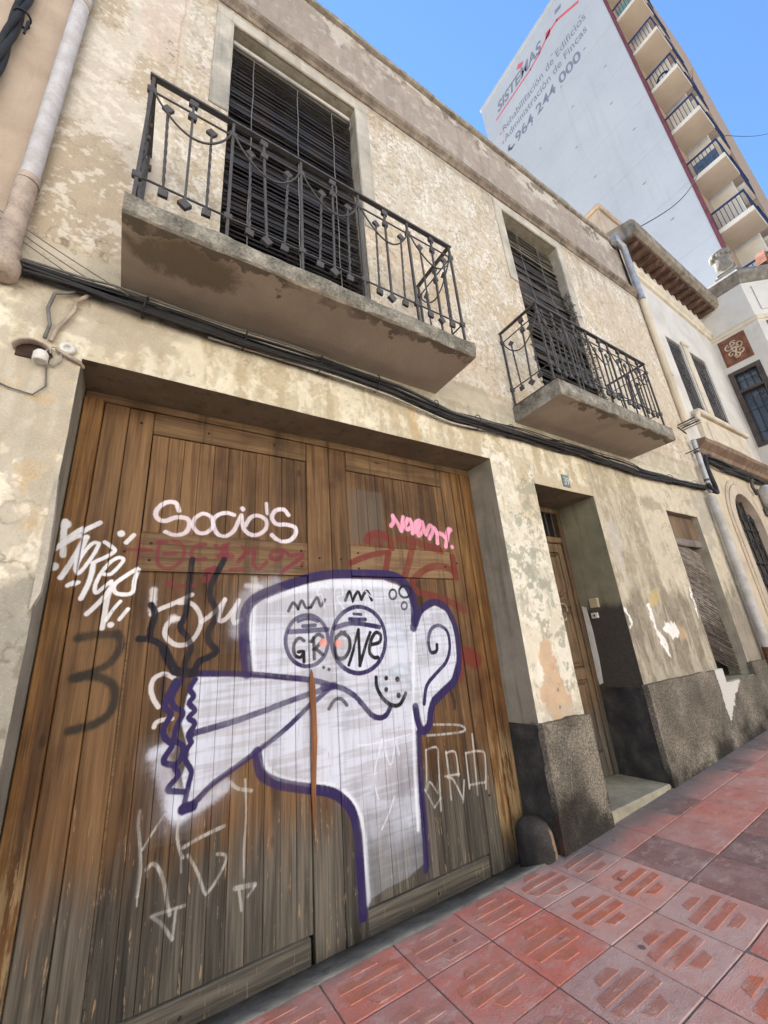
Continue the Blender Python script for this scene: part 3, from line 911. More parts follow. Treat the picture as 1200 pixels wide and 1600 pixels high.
def concrete_balcony():
    b = NB('balcony_concrete', rough=.93, spec=.12)
    P = b.pos()
    s = b.sep(P)
    nrm = b.sep(b.n('NewGeometry').outputs['Normal'])
    n1 = b.noise(P, 1.8, 6, .62, .4)
    n2 = b.noise(P, 55, 4, .65)
    n3 = b.noise(P, 6.5, 5, .62)
    face = b.ramp(b.math('ADD', b.math('MULTIPLY', n3, .6), b.math('MULTIPLY', n2, .4)), [(.36, (.070, .066, .056)), (.5, (.19, .178, .15)), (.64, (.38, .36, .31))])
    under = b.ramp(b.math('ADD', b.math('MULTIPLY', n1, .8), b.math('MULTIPLY', n2, .2)), [(.30, (.33, .28, .22)), (.5, (.40, .345, .275)), (.7, (.47, .41, .335))])
    edge = b.math('ADD', b.math('MULTIPLY', b.math('SUBTRACT', 0.0, s[1]), 1.0), b.math('MULTIPLY', b.math('SUBTRACT', n3, .5), .45))
    stain = b.math('MULTIPLY', b.step(edge, .50, .53), b.step(n1, .38, .50))
    under = b.mix(b.math('MULTIPLY', stain, .75), under, (.105, .088, .068))
    rim = b.math('MULTIPLY', b.step(edge, .465, .495), b.math('SUBTRACT', 1.0, b.step(edge, .500, .53)))
    under = b.mix(b.math('MULTIPLY', rim, b.math('MULTIPLY', b.step(n1, .42, .52), .85)), under, (.43, .36, .27))
    # damp patch in the corner of the first slab
    dx = b.math('SUBTRACT', s[0], .12)
    dy = b.math('ADD', s[1], .40)
    d = b.math('SQRT', b.math('ADD', b.math('MULTIPLY', dx, b.math('MULTIPLY', dx, 3.0)), b.math('MULTIPLY', dy, b.math('MULTIPLY', dy, 18.0))))
    damp = b.math('SUBTRACT', 1.0, b.step(b.math('ADD', d, b.math('MULTIPLY', b.math('SUBTRACT', n3, .5), 1.1)), .42, .70))
    under = b.mix(b.math('MULTIPLY', damp, .62), under, (.085, .064, .030))
    col = b.mix(b.step(nrm[2], -.5, -.8), face, under)
    b.bump(b.math('ADD', n2, n3), .6, .012)
    return b.out(col)
M['balcony'] = concrete_balcony()

def simple(name, c, rough=.7, metal=0.0, var=.35, scale=8, c2=None, bumpk=.25, spec=.3, coords='pos', grit=70):
    b = NB(name, rough=rough, metal=metal, spec=spec)
    P = b.pos() if coords == 'pos' else b.obj()
    n1 = b.noise(P, scale, 5, .6)
    n2 = b.noise(P, grit, 3, .6)
    c2 = c2 or tuple(q * (1 - var) for q in c)
    col = b.mix(b.step(b.math('ADD', b.math('MULTIPLY', n1, .7), b.math('MULTIPLY', n2, .3)), .38, .62), c2, c)
    b.bump(b.math('ADD', n1, n2), bumpk, .006)
    return b.out(col)

M['iron'] = simple('old_iron', (.090, .088, .090), .6, .2, c2=(.075, .066, .062), scale=14)
M['iron_rust'] = simple('rusty_iron', (.075, .040, .028), .8, .1, c2=(.040, .028, .024), scale=12)
M['cable'] = simple('cable_black', (.030, .030, .032), .6, spec=.3)
M['cable_grey'] = simple('cable_grey', (.20, .195, .185), .65)
M['cable_white'] = simple('cable_white', (.42, .40, .35), .65)
M['pvc'] = simple('grey_white_pipe', (.50, .50, .50), .55, c2=(.36, .35, .33), scale=5)
M['pipe_old'] = simple('flaking_pipe', (.52, .51, .53), .7, c2=(.42, .39, .38), scale=9)
M['zinc'] = simple('zinc_pipe', (.45, .46, .48), .42, .35, c2=(.30, .31, .33), scale=6)
M['clay_pipe'] = simple('clay_pipe', (.46, .38, .32), .85, c2=(.30, .24, .20), scale=9)
M['rust_pipe'] = simple('rusted_foot', (.20, .085, .035), .85, c2=(.10, .045, .022), scale=18)
M['porcelain'] = simple('porcelain', (.70, .69, .66), .35, var=.15)
M['plastic_cream'] = simple('cream_plastic', (.50, .44, .30), .5, var=.2)
M['plastic_white'] = simple('white_plastic', (.66, .66, .64), .5, var=.15)
M['plate'] = simple('enamel_plate', (.10, .155, .18), .45, c2=(.16, .20, .21), scale=30)
M['plate_ink'] = simple('enamel_figures', (.52, .56, .56), .5, var=.2)
M['dark_void'] = simple('unlit_interior', (.020, .018, .016), .9)
M['blind'] = wood_material('dark_blind_lath', 'x', base=((.012, .011, .012), (.028, .026, .028), (.062, .058, .060)), paint=False, grey_to=-5)
M['blind_old'] = wood_material('weathered_blind_lath', 'x', base=((.020, .018, .017), (.050, .045, .041), (.135, .118, .098)), paint=False, grey_to=-5)
M['blind_pale'] = wood_material('pale_blind_lath', 'x', base=((.08, .070, .056), (.16, .14, .11), (.26, .23, .18)), paint=False, grey_to=-5)
M['threshold'] = plaster('threshold_concrete', (.13, .125, .105), (.225, .215, .18), (.33, .315, .265), 5, .5)
M['step'] = plaster('door_step', (.22, .205, .15), (.33, .31, .235), (.44, .415, .325), 4, .35, streak=.2)
def stone_material():
    b = NB('guard_stone', rough=.85, spec=.2)
    P = b.pos()
    s = b.sep(P)
    n1 = b.noise(P, 7, 5, .6)
    n2 = b.noise(P, 70, 3, .6)
    col = b.ramp(b.math('ADD', b.math('MULTIPLY', n1, .7), b.math('MULTIPLY', n2, .3)), [(.35, (.022, .021, .021)), (.5, (.042, .039, .038)), (.66, (.080, .074, .070))])
    d = b.math('ABSOLUTE', b.math('SUBTRACT', b.math('ADD', s[0], b.math('MULTIPLY', b.math('SUBTRACT', n1, .5), .10)), 2.985))
    worn = b.math('MULTIPLY', b.math('SUBTRACT', 1.0, b.step(d, .020, .034)), b.math('SUBTRACT', 1.0, b.step(s[2], .16, .20)))
    col = b.mix(b.math('MULTIPLY', worn, .85), col, (.36, .25, .17))
    b.bump(b.math('ADD', n1, n2), .5, .01)
    return b.out(col)
M['stone'] = stone_material()
M['left_wall'] = plaster('left_house_render', (.365, .285, .22), (.43, .345, .27), (.49, .40, .32), 2.2, .3, streak=.25)
M['left_trim'] = plaster('left_house_trim', (.50, .42, .30), (.58, .50, .37), (.64, .56, .43), 3, .3, streak=.2)
M['white_wall'] = plaster('white_house_render', (.48, .455, .415), (.58, .555, .515), (.65, .625, .585), 1.4, .25, streak=.10)
M['white_low'] = plaster('white_house_ground_floor', (.44, .37, .27), (.55, .475, .36), (.63, .555, .44), 1.7, .3, streak=.25)
M['moulding'] = plaster('cream_moulding', (.46, .40, .31), (.58, .515, .41), (.66, .60, .50), 3, .25, streak=.2)
M['pinkish'] = plaster('pink_arch_stone', (.42, .345, .27), (.51, .43, .34), (.58, .50, .41), 2.5, .3, streak=.2)
M['brown_band'] = plaster('brown_cornice', (.15, .105, .080), (.235, .165, .125), (.33, .245, .19), 4, .3)
M['eave_wood'] = plaster('eave_timber', (.060, .036, .028), (.115, .068, .052), (.19, .115, .085), 5, .3)
M['eave_edge'] = plaster('eave_tiles', (.135, .115, .090), (.235, .20, .16), (.34, .295, .24), 6, .7)
M['frieze'] = plaster('terracotta_ground', (.12, .055, .035), (.19, .085, .055), (.27, .13, .085), 8, .4)
M['frieze_ornament'] = plaster('terracotta_ornament', (.40, .30, .22), (.50, .40, .30), (.58, .48, .37), 8, .4)
M['glass'] = simple('window_glass', (.10, .14, .20), .08, 0.0, var=.2, spec=.8, bumpk=.02)
M['dark_frame'] = simple('dark_window_frame', (.085, .065, .055), .6, c2=(.05, .04, .036))
M['shutter_grey'] = simple('grey_shutter', (.125, .115, .12), .7, c2=(.085, .08, .085))
M['urn'] = plaster('shade_darkened_urn', (.13, .12, .11), (.21, .195, .175), (.30, .28, .25), 7, .6)  # stone tone lowered to stand in for shade the sun lamp leaves out
M['tower_wall'] = None
M['maroon'] = simple('maroon_edge', (.16, .050, .060), .8, c2=(.11, .035, .045), scale=3)
M['slab_under'] = simple('balcony_underside', (.36, .305, .255), .9, c2=(.33, .275, .23), scale=1.2, bumpk=.1)
M['slab_edge'] = simple('balcony_edge', (.62, .59, .53), .9, c2=(.54, .50, .44), scale=1.5)
M['rail_blue'] = simple('blue_railing', (.030, .045, .13), .5)
M['tower_back'] = simple('tower_brick', (.38, .28, .21), .9, c2=(.33, .24, .18))
M['awning'] = simple('blue_awning', (.055, .085, .13), .8)
M['screen_green'] = simple('green_screen', (.16, .26, .22), .8)
M['ink_blue'] = simple('painted_letters', (.19, .21, .27), .9, var=.1)
M['ink_red'] = simple('painted_red', (.58, .12, .15), .9, var=.1)
M['plant'] = simple('potted_leaves', (.045, .085, .028), .8, c2=(.10, .14, .05), scale=30)

def tower_wall():
    b = NB('tower_render', rough=.9, spec=.15)
    P = b.pos()
    n1 = b.noise(P, .25, 5, .6)
    n2 = b.noise(P, 3.0, 5, .65)
    col = b.ramp(b.math('ADD', b.math('MULTIPLY', n1, .7), b.math('MULTIPLY', n2, .3)), [(.30, (.36, .385, .425)), (.5, (.405, .43, .47)), (.7, (.44, .465, .50))])
    s = b.sep(P)
    fl = b.math('ABSOLUTE', b.math('SUBTRACT', b.math('FRACT', b.math('DIVIDE', s[2], 3.29)), .25))
    col = b.mix(b.math('MULTIPLY', b.math('SUBTRACT', 1.0, b.step(fl, .006, .014)), .22), col, (.25, .26, .28))
    dr = b.noise(b.comb(b.math('MULTIPLY', s[0], 2.2), b.math('MULTIPLY', s[1], 2.2), b.math('MULTIPLY', s[2], .10)), 1.0, 5, .65)
    col = b.mix(b.math('MULTIPLY', b.step(dr, .54, .70), .16), col, (.22, .23, .24))
    b.bump(n2, .2, .02)
    return b.out(col)
M['tower_wall'] = tower_wall()

def tile_material(name, base, c2, dust, rough=.75, dustk=.5):
    b = NB(name, rough=rough, spec=.3)
    P = b.pos()
    r = b.rnd()
    O = b.comb(b.math('MULTIPLY', r, 90.0), b.math('MULTIPLY', r, 33.0), 0.0)
    V = b.vmath('ADD', P, O)
    n1 = b.noise(P, 3.2, 5, .62)
    n2 = b.noise(V, 9.0, 5, .65)
    n3 = b.noise(P, 160, 3, .6)
    col = b.mix(b.step(n2, .35, .65), base, c2)
    col = b.hsv(col, 0.5, b.math('ADD', .86, b.math('MULTIPLY', r, .25)), b.math('ADD', .86, b.math('MULTIPLY', r, .28)))
    col = b.mix(b.math('MULTIPLY', b.step(b.math('ADD', b.math('MULTIPLY', n1, .6), b.math('MULTIPLY', n2, .4)), .44, .60), dustk), col, dust)
    col = b.mix(b.math('MULTIPLY', b.step(n3, .56, .72), .35), col, (.50, .36, .32))
    col = b.mix(b.math('MULTIPLY', b.step(n3, .42, .28), .35), col, (.09, .05, .045))
    # worn scuffs and a dark film of dirt
    w1 = b.noise(b.map(P, (1.0, 2.2, 1.0), rot=(0, 0, .5)), 6.0, 6, .72)
    col = b.mix(b.math('MULTIPLY', b.step(w1, .53, .62), .38), col, (.62, .47, .43))
    col = b.mix(b.math('MULTIPLY', b.step(w1, .45, .34), .28), col, (.20, .12, .108))
    sp2 = b.voro(P, 130)
    col = b.mix(b.math('MULTIPLY', b.math('SUBTRACT', 1.0, b.step(sp2, .16, .26)), .35), col, (.66, .45, .37))
    # trodden gum and oil spots
    v = b.voro(P, 3.6)
    sp = b.math('SUBTRACT', 1.0, b.step(b.math('ADD', v, b.math('MULTIPLY', b.math('SUBTRACT', n2, .5), .10)), .045, .085))
    col = b.mix(b.math('MULTIPLY', sp, .75), col, (.050, .048, .050))
    # damp grime along the house wall
    s = b.sep(P)
    g = b.step(b.math('ADD', s[1], b.math('MULTIPLY', b.math('SUBTRACT', n1, .5), .35)), b.math('SUBTRACT', -.07, b.math('MULTIPLY', b.step(s[0], 2.7, 3.3), .27)), b.math('SUBTRACT', .05, b.math('MULTIPLY', b.step(s[0], 2.7, 3.3), .10)))
    col = b.mix(b.math('MULTIPLY', g, .85), col, b.mix(n2, (.10, .098, .094), (.26, .25, .235)))
    b.bump(b.math('ADD', b.math('MULTIPLY', n3, 1.0), b.math('ADD', b.math('MULTIPLY', n2, .8), b.math('MULTIPLY', sp2, .6))), .7, .006)
    return b.out(col, b.math('ADD', .6, b.math('MULTIPLY', n2, .25)))

M['tile_red'] = tile_material('red_tile', (.60, .225, .175), (.52, .185, .145), (.55, .335, .30), dustk=.55)
M['tile_mauve'] = tile_material('dusty_tile', (.60, .345, .295), (.52, .285, .245), (.62, .44, .40), dustk=.7)
M['tile_plain'] = tile_material('plain_red_tile', (.62, .275, .22), (.54, .225, .18), (.60, .40, .36), dustk=.6)
M['tile_brown'] = tile_material('brown_tile', (.25, .145, .13), (.31, .17, .15), (.43, .30, .27), dustk=.55)
M['tile_bar'] = tile_material('raised_bar', (.53, .195, .130), (.44, .155, .105), (.52, .31, .26), rough=.95, dustk=.4)
M['grout'] = plaster('pavement_mortar', (.085, .075, .068), (.145, .130, .118), (.22, .20, .185), 6, .5)
M['asphalt'] = plaster('asphalt', (.035, .034, .033), (.050, .049, .047), (.070, .068, .064), 2, .5, 90, streak=0)
M['kerb'] = plaster('kerb_granite', (.18, .175, .165), (.27, .26, .245), (.35, .34, .325), 6, .4, streak=.1)
M['far_ground'] = plaster('far_ground', (.26, .225, .175), (.31, .27, .21), (.36, .32, .25), .3, .1, streak=0)

# ------------------------------------------------------------------ ground, road, pavement
def strip_mesh(name, mat, y0, y1, dz, x0=-60, x1=160, parent=None):
    mb = MB()
    xs = [x0, -10, 0, 3, 8, 14, 20, 30, 60, x1]
    for a, c in zip(xs[:-1], xs[1:]):
        mb.add([(a, y0, ground_z(a) + dz), (c, y0, ground_z(c) + dz), (c, y1, ground_z(c) + dz), (a, y1, ground_z(a) + dz)], [(0, 1, 2, 3)])
    return mb.build(name, mat, parent)

g = strip_mesh('ground', M['far_ground'], -900, 900, -.34, -900, 900); g['kind'] = 'structure'
road = strip_mesh('road', M['asphalt'], -8.6, -2.94, -.13); road['kind'] = 'structure'
kb = MB()
for i in range(28):
    a, c = -2.0 + i * .8, -2.0 + i * .8 + .79
    z0, z1 = ground_z(a), ground_z(c)
    kb.add([(a, -2.94, z0 - .3), (c, -2.94, z1 - .3), (c, -2.80, z1 - .3), (a, -2.80, z0 - .3), (a, -2.94, z0), (c, -2.94, z1), (c, -2.80, z1), (a, -2.80, z0)],
           [(0, 3, 2, 1), (4, 5, 6, 7), (0, 1, 5, 4), (2, 3, 7, 6), (0, 4, 7, 3), (1, 2, 6, 5)])
o = kb.build('kerb', M['kerb']); o['kind'] = 'structure'

pavement = strip_mesh('pavement', M['grout'], -2.80, .0, -.006, -12, 40)
pavement['kind'] = 'structure'
# opposite pavement of the street
o = strip_mesh('far_pavement', M['kerb'], -11.5, -8.6, 0.0); o['kind'] = 'structure'

PITCH = .452
def tile_mesh(name, patterned, mats, y0, y1):
    mb = MB()
    w = PITCH - .009
    h = (y1 - y0)
    mb.bbox(-w / 2, w / 2, -h / 2 + .0045, h / 2 - .0045, -.03, 0, .0035, 0)
    if patterned:
        R = .178
        for cy, hw in ((.118, .026), (.041, .027), (-.041, .027), (-.118, .026)):
            if not (-h / 2 + .02 < cy - hw and cy + hw < h / 2 - .02):
                continue
            lo = [math.sqrt(max(R * R - (cy + s * hw) ** 2, .0025)) for s in (-1, 1)]
            if abs(cy) > .1:
                lo = [min(lo[0], .085 if cy > 0 else .055), min(lo[1], .055 if cy > 0 else .085)]
            pts = [(-lo[0], cy - hw), (lo[0], cy - hw), (lo[1], cy + hw), (-lo[1], cy + hw)]
            b = .002
            top = [(x * (1 - b / .1), cy + (y - cy) * (1 - b / hw)) for x, y in pts]
            vs = [(x, y, -.001) for x, y in pts] + [(x, y, .0035) for x, y in top]
            mb.add(vs, [(4, 5, 6, 7), (0, 1, 5, 4), (1, 2, 6, 5), (2, 3, 7, 6), (3, 0, 4, 7)], 1)
    return mb.mesh(name, mats)

ROWS = [(-.335, .0)] + [(-.335 - .437 * (k + 1), -.335 - .437 * k) for k in range(5)] + [(-2.795, -2.52)]
tile_cache = {}
for i in range(-3, 27):
    xc = 2.86 - PITCH / 2 + i * PITCH - 4 * PITCH
    for r, (y0, y1) in enumerate(ROWS):
        k = i - 4                                  # 0: the tile ending at x = 2.86
        pat = k <= 1 and r < 6
        rr = random.random()
        if k >= 2:
            kind = 'brown' if (k == 2 and r in (1, 2)) or rr < .22 or (k in (4, 5) and r == 2) else 'plain'
            if k in (3, 4) and r in (1,):
                kind = 'plain'
        elif k == 1:
            kind = 'mauve' if r != 3 else 'red'
        elif k == 0:
            kind = 'mauve'
        elif k == -1 and r >= 2:
            kind = 'mauve'
        else:
            kind = 'red' if r < 3 or rr < .6 else 'mauve'
        key = (kind, pat, r if r in (0, 6) else 1)
        if key not in tile_cache:
            mats = [M['tile_' + kind], M['tile_bar']]
            tile_cache[key] = tile_mesh('tile', pat, mats, y0, y1)
        tl = inst('tile', tile_cache[key], pavement,
                  (xc, (y0 + y1) / 2, ground_z(xc) + random.uniform(-.0015, .0015)),
                  (random.uniform(-.004, .004), -math.atan(.045) if xc > 3 else random.uniform(-.004, .004), random.uniform(-.004, .004)))

# ------------------------------------------------------------------ the old town house
house = thing('town_house', 'old two-storey house with flaking cream plaster, two iron balconies and a graffiti-covered wooden gate', 'house', (3.8, 0, 0))

def edge_wear(x, z):
    q = mnoise.noise_vector(Vector((x * 6, 9.1, z * 6))) * .6 + mnoise.noise_vector(Vector((x * 17, 2.7, z * 17))) * .4
    return q.x * .010, q.z * .022

def wall_sheet(mb, xs, zs, holes, yf, relief=.004, jit=.004, mi=0, worn=False):
    """front of a wall as a slightly uneven grid with openings"""
    idx = {}
    def vert(i, k):
        if (i, k) not in idx:
            x, z = xs[i], zs[k]
            e = 0 < i < len(xs) - 1 and 0 < k < len(zs) - 1
            q = mnoise.noise_vector(Vector((x * 2.7, 3.1, z * 2.7))) * .6 + mnoise.noise_vector(Vector((x * 11, 7.7, z * 11))) * .4
            idx[(i, k)] = len(mb.v)
            if worn:
                dx, dz = edge_wear(x, z)
                mb.v.append((x + dx, yf(x, z) + q.y * relief, z + dz))
                return idx[(i, k)]
            mb.v.append((x + (q.x * jit if e else 0), yf(x, z) + q.y * relief, z + (q.z * jit if e else 0)))
        return idx[(i, k)]
    for i in range(len(xs) - 1):
        for k in range(len(zs) - 1):
            cx, cz = (xs[i] + xs[i + 1]) / 2, (zs[k] + zs[k + 1]) / 2
            if any(h[0] < cx < h[1] and h[2] < cz < h[3] for h in holes):
                continue
            mb.f.append([vert(i, k), vert(i + 1, k), vert(i + 1, k + 1), vert(i, k + 1)])
            mb.m.append(mi)
            mb.s.append(True)
    return vert

def cuts(a, b, fixed, step):
    pts = sorted({a, b, *[f for f in fixed if a < f < b]})
    out = []
    for p, q in zip(pts[:-1], pts[1:]):
        n = max(1, round((q - p) / step))
        out += [p + (q - p) * j / n for j in range(n)]
    return out + [b]

GATE = (-.38, 3.055, -.2, 3.385)
DOOR = (3.70, 4.82, -.2, 3.205)
WIN3 = (6.68, 7.70, .86, 3.235)
W1 = (.325, 1.745, 4.13, 7.93)
W2 = (4.325, 5.68, 4.13, 7.95)
XL, XR = -.86, 8.52
holes = [GATE, DOOR, WIN3, W1, W2]
fx = [v for h in holes for v in h[:2]] + [-.76, -.745]
fz = [v for h in holes for v in h[2:]] + [4.215, 4.235]
mb = MB()
xs, zs = cuts(XL, XR, fx, .055), cuts(-.2, 8.22, fz, .055)
def yf(x, z):
    return -.014 if (z > 4.225 and x > -.752) else 0.0
wall_sheet(mb, xs, zs, holes, yf, .004, .005)
# reveals of each opening: soffit, jambs, sill
def reveal(h, depth, mi, low=True, mi_low=None):
    x0, x1, z0, z1 = h
    y0 = .012
    n = 5
    for (ax, az, bx, bz) in ((x0, z1, x1, z1), (x0, z0, x0, z1), (x1, z0, x1, z1)) + (((x0, z0, x1, z0),) if low else ()):
        vert = ax == bx
        m = cuts(0, 1, [], .02)
        vs, fs = [], []
        for t in m:
            x, z = ax + (bx - ax) * t, az + (bz - az) * t
            q = mnoise.noise_vector(Vector((x * 2.7, 3.1, z * 2.7))) * .6 + mnoise.noise_vector(Vector((x * 11, 7.7, z * 11))) * .4
            for j in range(n + 1):
                y = -.002 + (depth + .002) * j / n
                f = 1.0 if j == 0 else .5
                vs.append((x + (q.x * .005 * f if vert else 0), y, z + (0 if vert else q.z * .005 * f)))
        for a in range(len(m) - 1):
            for j in range(n):
                p = a * (n + 1) + j
                fs.append((p, p + 1, p + n + 2, p + n + 1))
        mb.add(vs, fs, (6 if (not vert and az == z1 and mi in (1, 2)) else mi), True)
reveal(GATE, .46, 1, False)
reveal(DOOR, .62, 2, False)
reveal(WIN3, .30, 3)
reveal(W1, .34, 3)
reveal(W2, .34, 3)
# body of the house behind the front (side walls, roof, back of the rooms)
mb.box(XL + .003, XR - .003, .62, 9.0, -.2, 9.5, 4)
ZT = 8.16
for a, c, z0, z1 in ((XL + .003, -.385, -.2, 4.12), (3.06, 3.695, -.2, 4.12), (4.825, 6.675, -.2, 4.12), (7.705, XR - .003, -.2, 4.12),
                     (-.38, 3.055, 3.39, 4.12), (3.70, 4.82, 3.21, 4.12), (6.68, 7.70, 3.24, 4.12), (6.68, 7.70, -.2, .855),
                     (XL + .003, .32, 4.125, ZT), (1.75, 4.32, 4.125, ZT), (5.685, XR - .003, 4.125, ZT), (.325, 1.745, 7.94, ZT), (4.325, 5.68, 7.96, ZT)):
    mb.box(a, c, .02, .617, z0, z1, 4)
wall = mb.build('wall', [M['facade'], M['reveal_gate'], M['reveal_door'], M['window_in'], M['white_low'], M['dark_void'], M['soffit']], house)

# parapet, cornice and coping
mb = MB()
xs = cuts(XL, XR, [], .07)
zs = cuts(8.34, 9.74, [], .07)
wall_sheet(mb, xs, zs, [], lambda x, z: .035, .008, .004)
mb.box(XL, XR, .05, .33, 8.34, 9.735, 1)
mb.build('parapet', [M['facade'], M['coping']], house)
def ledge(name, prof, x0, x1, mat, wob=.006, step=.12, seed=0.0):
    """moulding run along the front: profile of (y, z) pairs with worn edges"""
    mb = MB()
    xs = cuts(x0, x1, [], step)
    n = len(prof)
    vs = []
    for x in xs:
        for j, (y, z) in enumerate(prof):
            q = mnoise.noise_vector(Vector((x * 4, j * 1.7 + seed, 2.0)))
            vs.append((x, y + q.y * wob, z + q.z * wob))
    fs = [(a * n + j, a * n + n + j, a * n + n + (j + 1) % n, a * n + (j + 1) % n) for a in range(len(xs) - 1) for j in range(n)]
    mb.add(vs, fs)
    mb.add(vs[:n], [list(range(n))])
    mb.add(vs[-n:], [list(range(n - 1, -1, -1))])
    return mb.build(name, mat, house)
ledge('cornice', [(.02, 8.17), (-.030, 8.18), (-.045, 8.22), (-.085, 8.245), (-.095, 8.30), (-.075, 8.335), (.04, 8.37)], XL, XR, M['cornice'])
ledge('coping', [(.02, 9.715), (-.012, 9.72), (-.030, 9.75), (-.022, 9.785), (.36, 9.80), (.36, 9.72)], XL, XR, M['coping'], .014, .07, 3.0)
# smooth bands round the two balcony windows
for (x0, x1, zt) in ((.325, 1.745, 7.93), (4.325, 5.68, 7.95)):
    mb = MB()
    b = .175
    for (a, c, z0, z1) in ((x0 - b, x0 - .004, 6.45, zt + .004), (x1 + .004, x1 + b, 5.9, zt + .004), (x0 - b, x1 + b, zt + .006, zt + .17)):
        zz = cuts(z0, z1, [], .12)
        for q0, q1 in zip(zz[:-1], zz[1:]):
            pass
        mb.bbox(a, c, -.030, .006, z0, z1, .008)
    mb.build('window_surround', M['surround'], house)
# roughcast plinth
for (x0, x1, zt, right) in ((3.045, 3.715, .905, False), (4.805, 8.40, 1.03, True)):
    mb = MB()
    def yp(x, z):
        return -.045
    pts = [(x0, x1, -.2, zt)]
    hs = [(WIN3[0] + .015, WIN3[1] - .015, .86, 3)] if right else []
    xs = cuts(x0, x1, [v for h in hs for v in h[:2]], .04)
    zs = cuts(-.2, zt, [.86], .04)
    wall_sheet(mb, xs, zs, hs, yp, .010, .006, 0, True)
    # its top edge, ends and the cut at the window
    segs = [((x0, zt), (x1, zt))] if not right else [((x0, zt), (WIN3[0] + .015, zt)), ((WIN3[0] + .015, zt), (WIN3[0] + .015, .86)), ((WIN3[0] + .015, .86), (WIN3[1] - .015, .86)), ((WIN3[1] - .015, .86), (WIN3[1] - .015, zt)), ((WIN3[1] - .015, zt), (x1, zt))]
    segs += [((x0, -.2), (x0, zt)), ((x1, zt), (x1, -.2))]
    for (a, c) in segs:
        n = max(1, round(math.hypot(c[0] - a[0], c[1] - a[1]) / .04))
        for j in range(n):
            p, q = [(a[0] + (c[0] - a[0]) * t / n, a[1] + (c[1] - a[1]) * t / n) for t in (j, j + 1)]
            back = .004 if (a[1] == c[1]) else .01
            p, q = [(w[0] + edge_wear(*w)[0], w[1] + edge_wear(*w)[1]) for w in (p, q)]
            mb.add([(p[0], -.050, p[1]), (q[0], -.050, q[1]), (q[0], back, q[1]), (p[0], back, p[1])], [(0, 1, 2, 3)])
    if right:
        mb.box(WIN3[0] + .005, WIN3[1] - .005, -.03, .26, .80, .868, 1)
    mb.build('plinth', [M['roughcast'], M['step']], house)
# tarred foot of the jambs
for a, c, y, z in ((3.046, 3.052, .40, .895), (4.812, 4.818, .60, 1.0), (3.705, 3.711, .60, .92)):
    mb = MB()
    mb.box(a, c, .004, y, -.2, z)
    mb.build('jamb_base', M['tar'], house)
mb = MB()
pts = [(.44, 1.90), (.495, 1.92), (.50, 1.5), (.505, 1.1), (.50, 1.02), (.45, 1.04), (.43, 1.3), (.425, 1.6)]
mb.prism(pts, 'x', 4.814, 4.8185)
mb.build('filler_strip', M['porcelain'], house)
mb = MB()
vs = []
for z, w in ((1.90, .004), (1.98, .030), (2.15, .036), (2.4, .030), (2.62, .012)):
    q = mnoise.noise(Vector((z * 9, 1, 2))) * .008
    vs += [(-.392, -.012, z), (-.392 + w + q, -.010, z + q), (-.392 + w + q, .05, z + q), (-.392, .05, z)]
mb.add(vs, [(i * 4 + j, i * 4 + (j + 1) % 4, i * 4 + 4 + (j + 1) % 4, i * 4 + 4 + j) for i in range(4) for j in range(4)])
mb.build('loose_corner_plaster', M['surround'], house)
# threshold before the gate, falling inwards, and the door step
mb = MB()
xs = cuts(-.38, 3.05, [], .15)
vs = []
for x in xs:
    q = mnoise.noise(Vector((x * 3, 0, 5))) * .008
    vs += [(x, -.012 + q * 1.5, -.03), (x, .0 + q * 1.5, .003 + q * .3), (x, .06, -.014 + q * .5), (x, .345, -.116), (x, .345, -.3)]
mb.add(vs, [(a * 5 + j, a * 5 + 5 + j, a * 5 + 6 + j, a * 5 + 1 + j) for a in range(len(xs) - 1) for j in range(4)], 0, True)
mb.build('threshold', M['threshold'], house)
mb = MB()
mb.bbox(3.718, 4.803, -.02, .56, -.1, .118, .012)
mb.build('door_step', M['step'], house)

# ------------------------------------------------------------------ gate: two leaves of boards in frames, sprayed over
GY = .345
mb = MB()
mb.box(-.38, 3.055, GY + .055, GY + .075, -.2, 3.385)
gate = mb.build('gate', M['dark_void'], house)
gate['label'] = 'wide brown wooden gate of boards, sprayed with a white face and tags'
def timber(name, x0, x1, z0, z1, y0, mat, b=.004, t=.05):
    mb = MB()
    mb.bbox(x0, x1, y0, y0 + t, z0, z1, b)
    return mb.build(name, mat, gate)
ZB = -.125
timber('post', -.374, -.265, ZB, 3.32, GY - .05, M['wood_post'], .006, .10)
timber('board', -.262, -.118, ZB, 3.345, GY + .001, M['wood_v'])
timber('stile', -.114, .034, ZB, 3.32, GY - .004, M['wood_v'])
timber('rail', -.374, 1.375, 3.325, 3.385, GY - .014, M['wood_h'])
timber('rail', 1.379, 3.05, 3.325, 3.385, GY - .014, M['wood_h'])
timber('rail', .037, 1.172, 3.155, 3.322, GY - .003, M['wood_h'])
timber('rail', .037, 1.172, 2.185, 2.435, GY - .004, M['wood_h'])
timber('rail', .037, 1.148, ZB, .012, GY - .006, M['wood_h'])
timber('stile', 1.176, 1.376, ZB, 3.322, GY - .006, M['wood_v'])
timber('stile', 1.381, 1.546, ZB, 3.322, GY - .003, M['wood_v'])
timber('rail', 1.550, 2.642, 3.138, 3.322, GY - .003, M['wood_h'])
timber('rail', 1.550, 2.640, 2.185, 2.445, GY - .004, M['wood_h'])
timber('rail', 1.532, 2.615, ZB, .018, GY - .010, M['wood_h'])
timber('stile', 2.646, 2.782, ZB, 3.322, GY - .003, M['wood_v'])
timber('board', 2.786, 2.905, ZB, 3.322, GY - .010, M['wood_post'])
timber('post', 2.909, 3.052, ZB, 3.322, GY - .022, M['wood_post'])
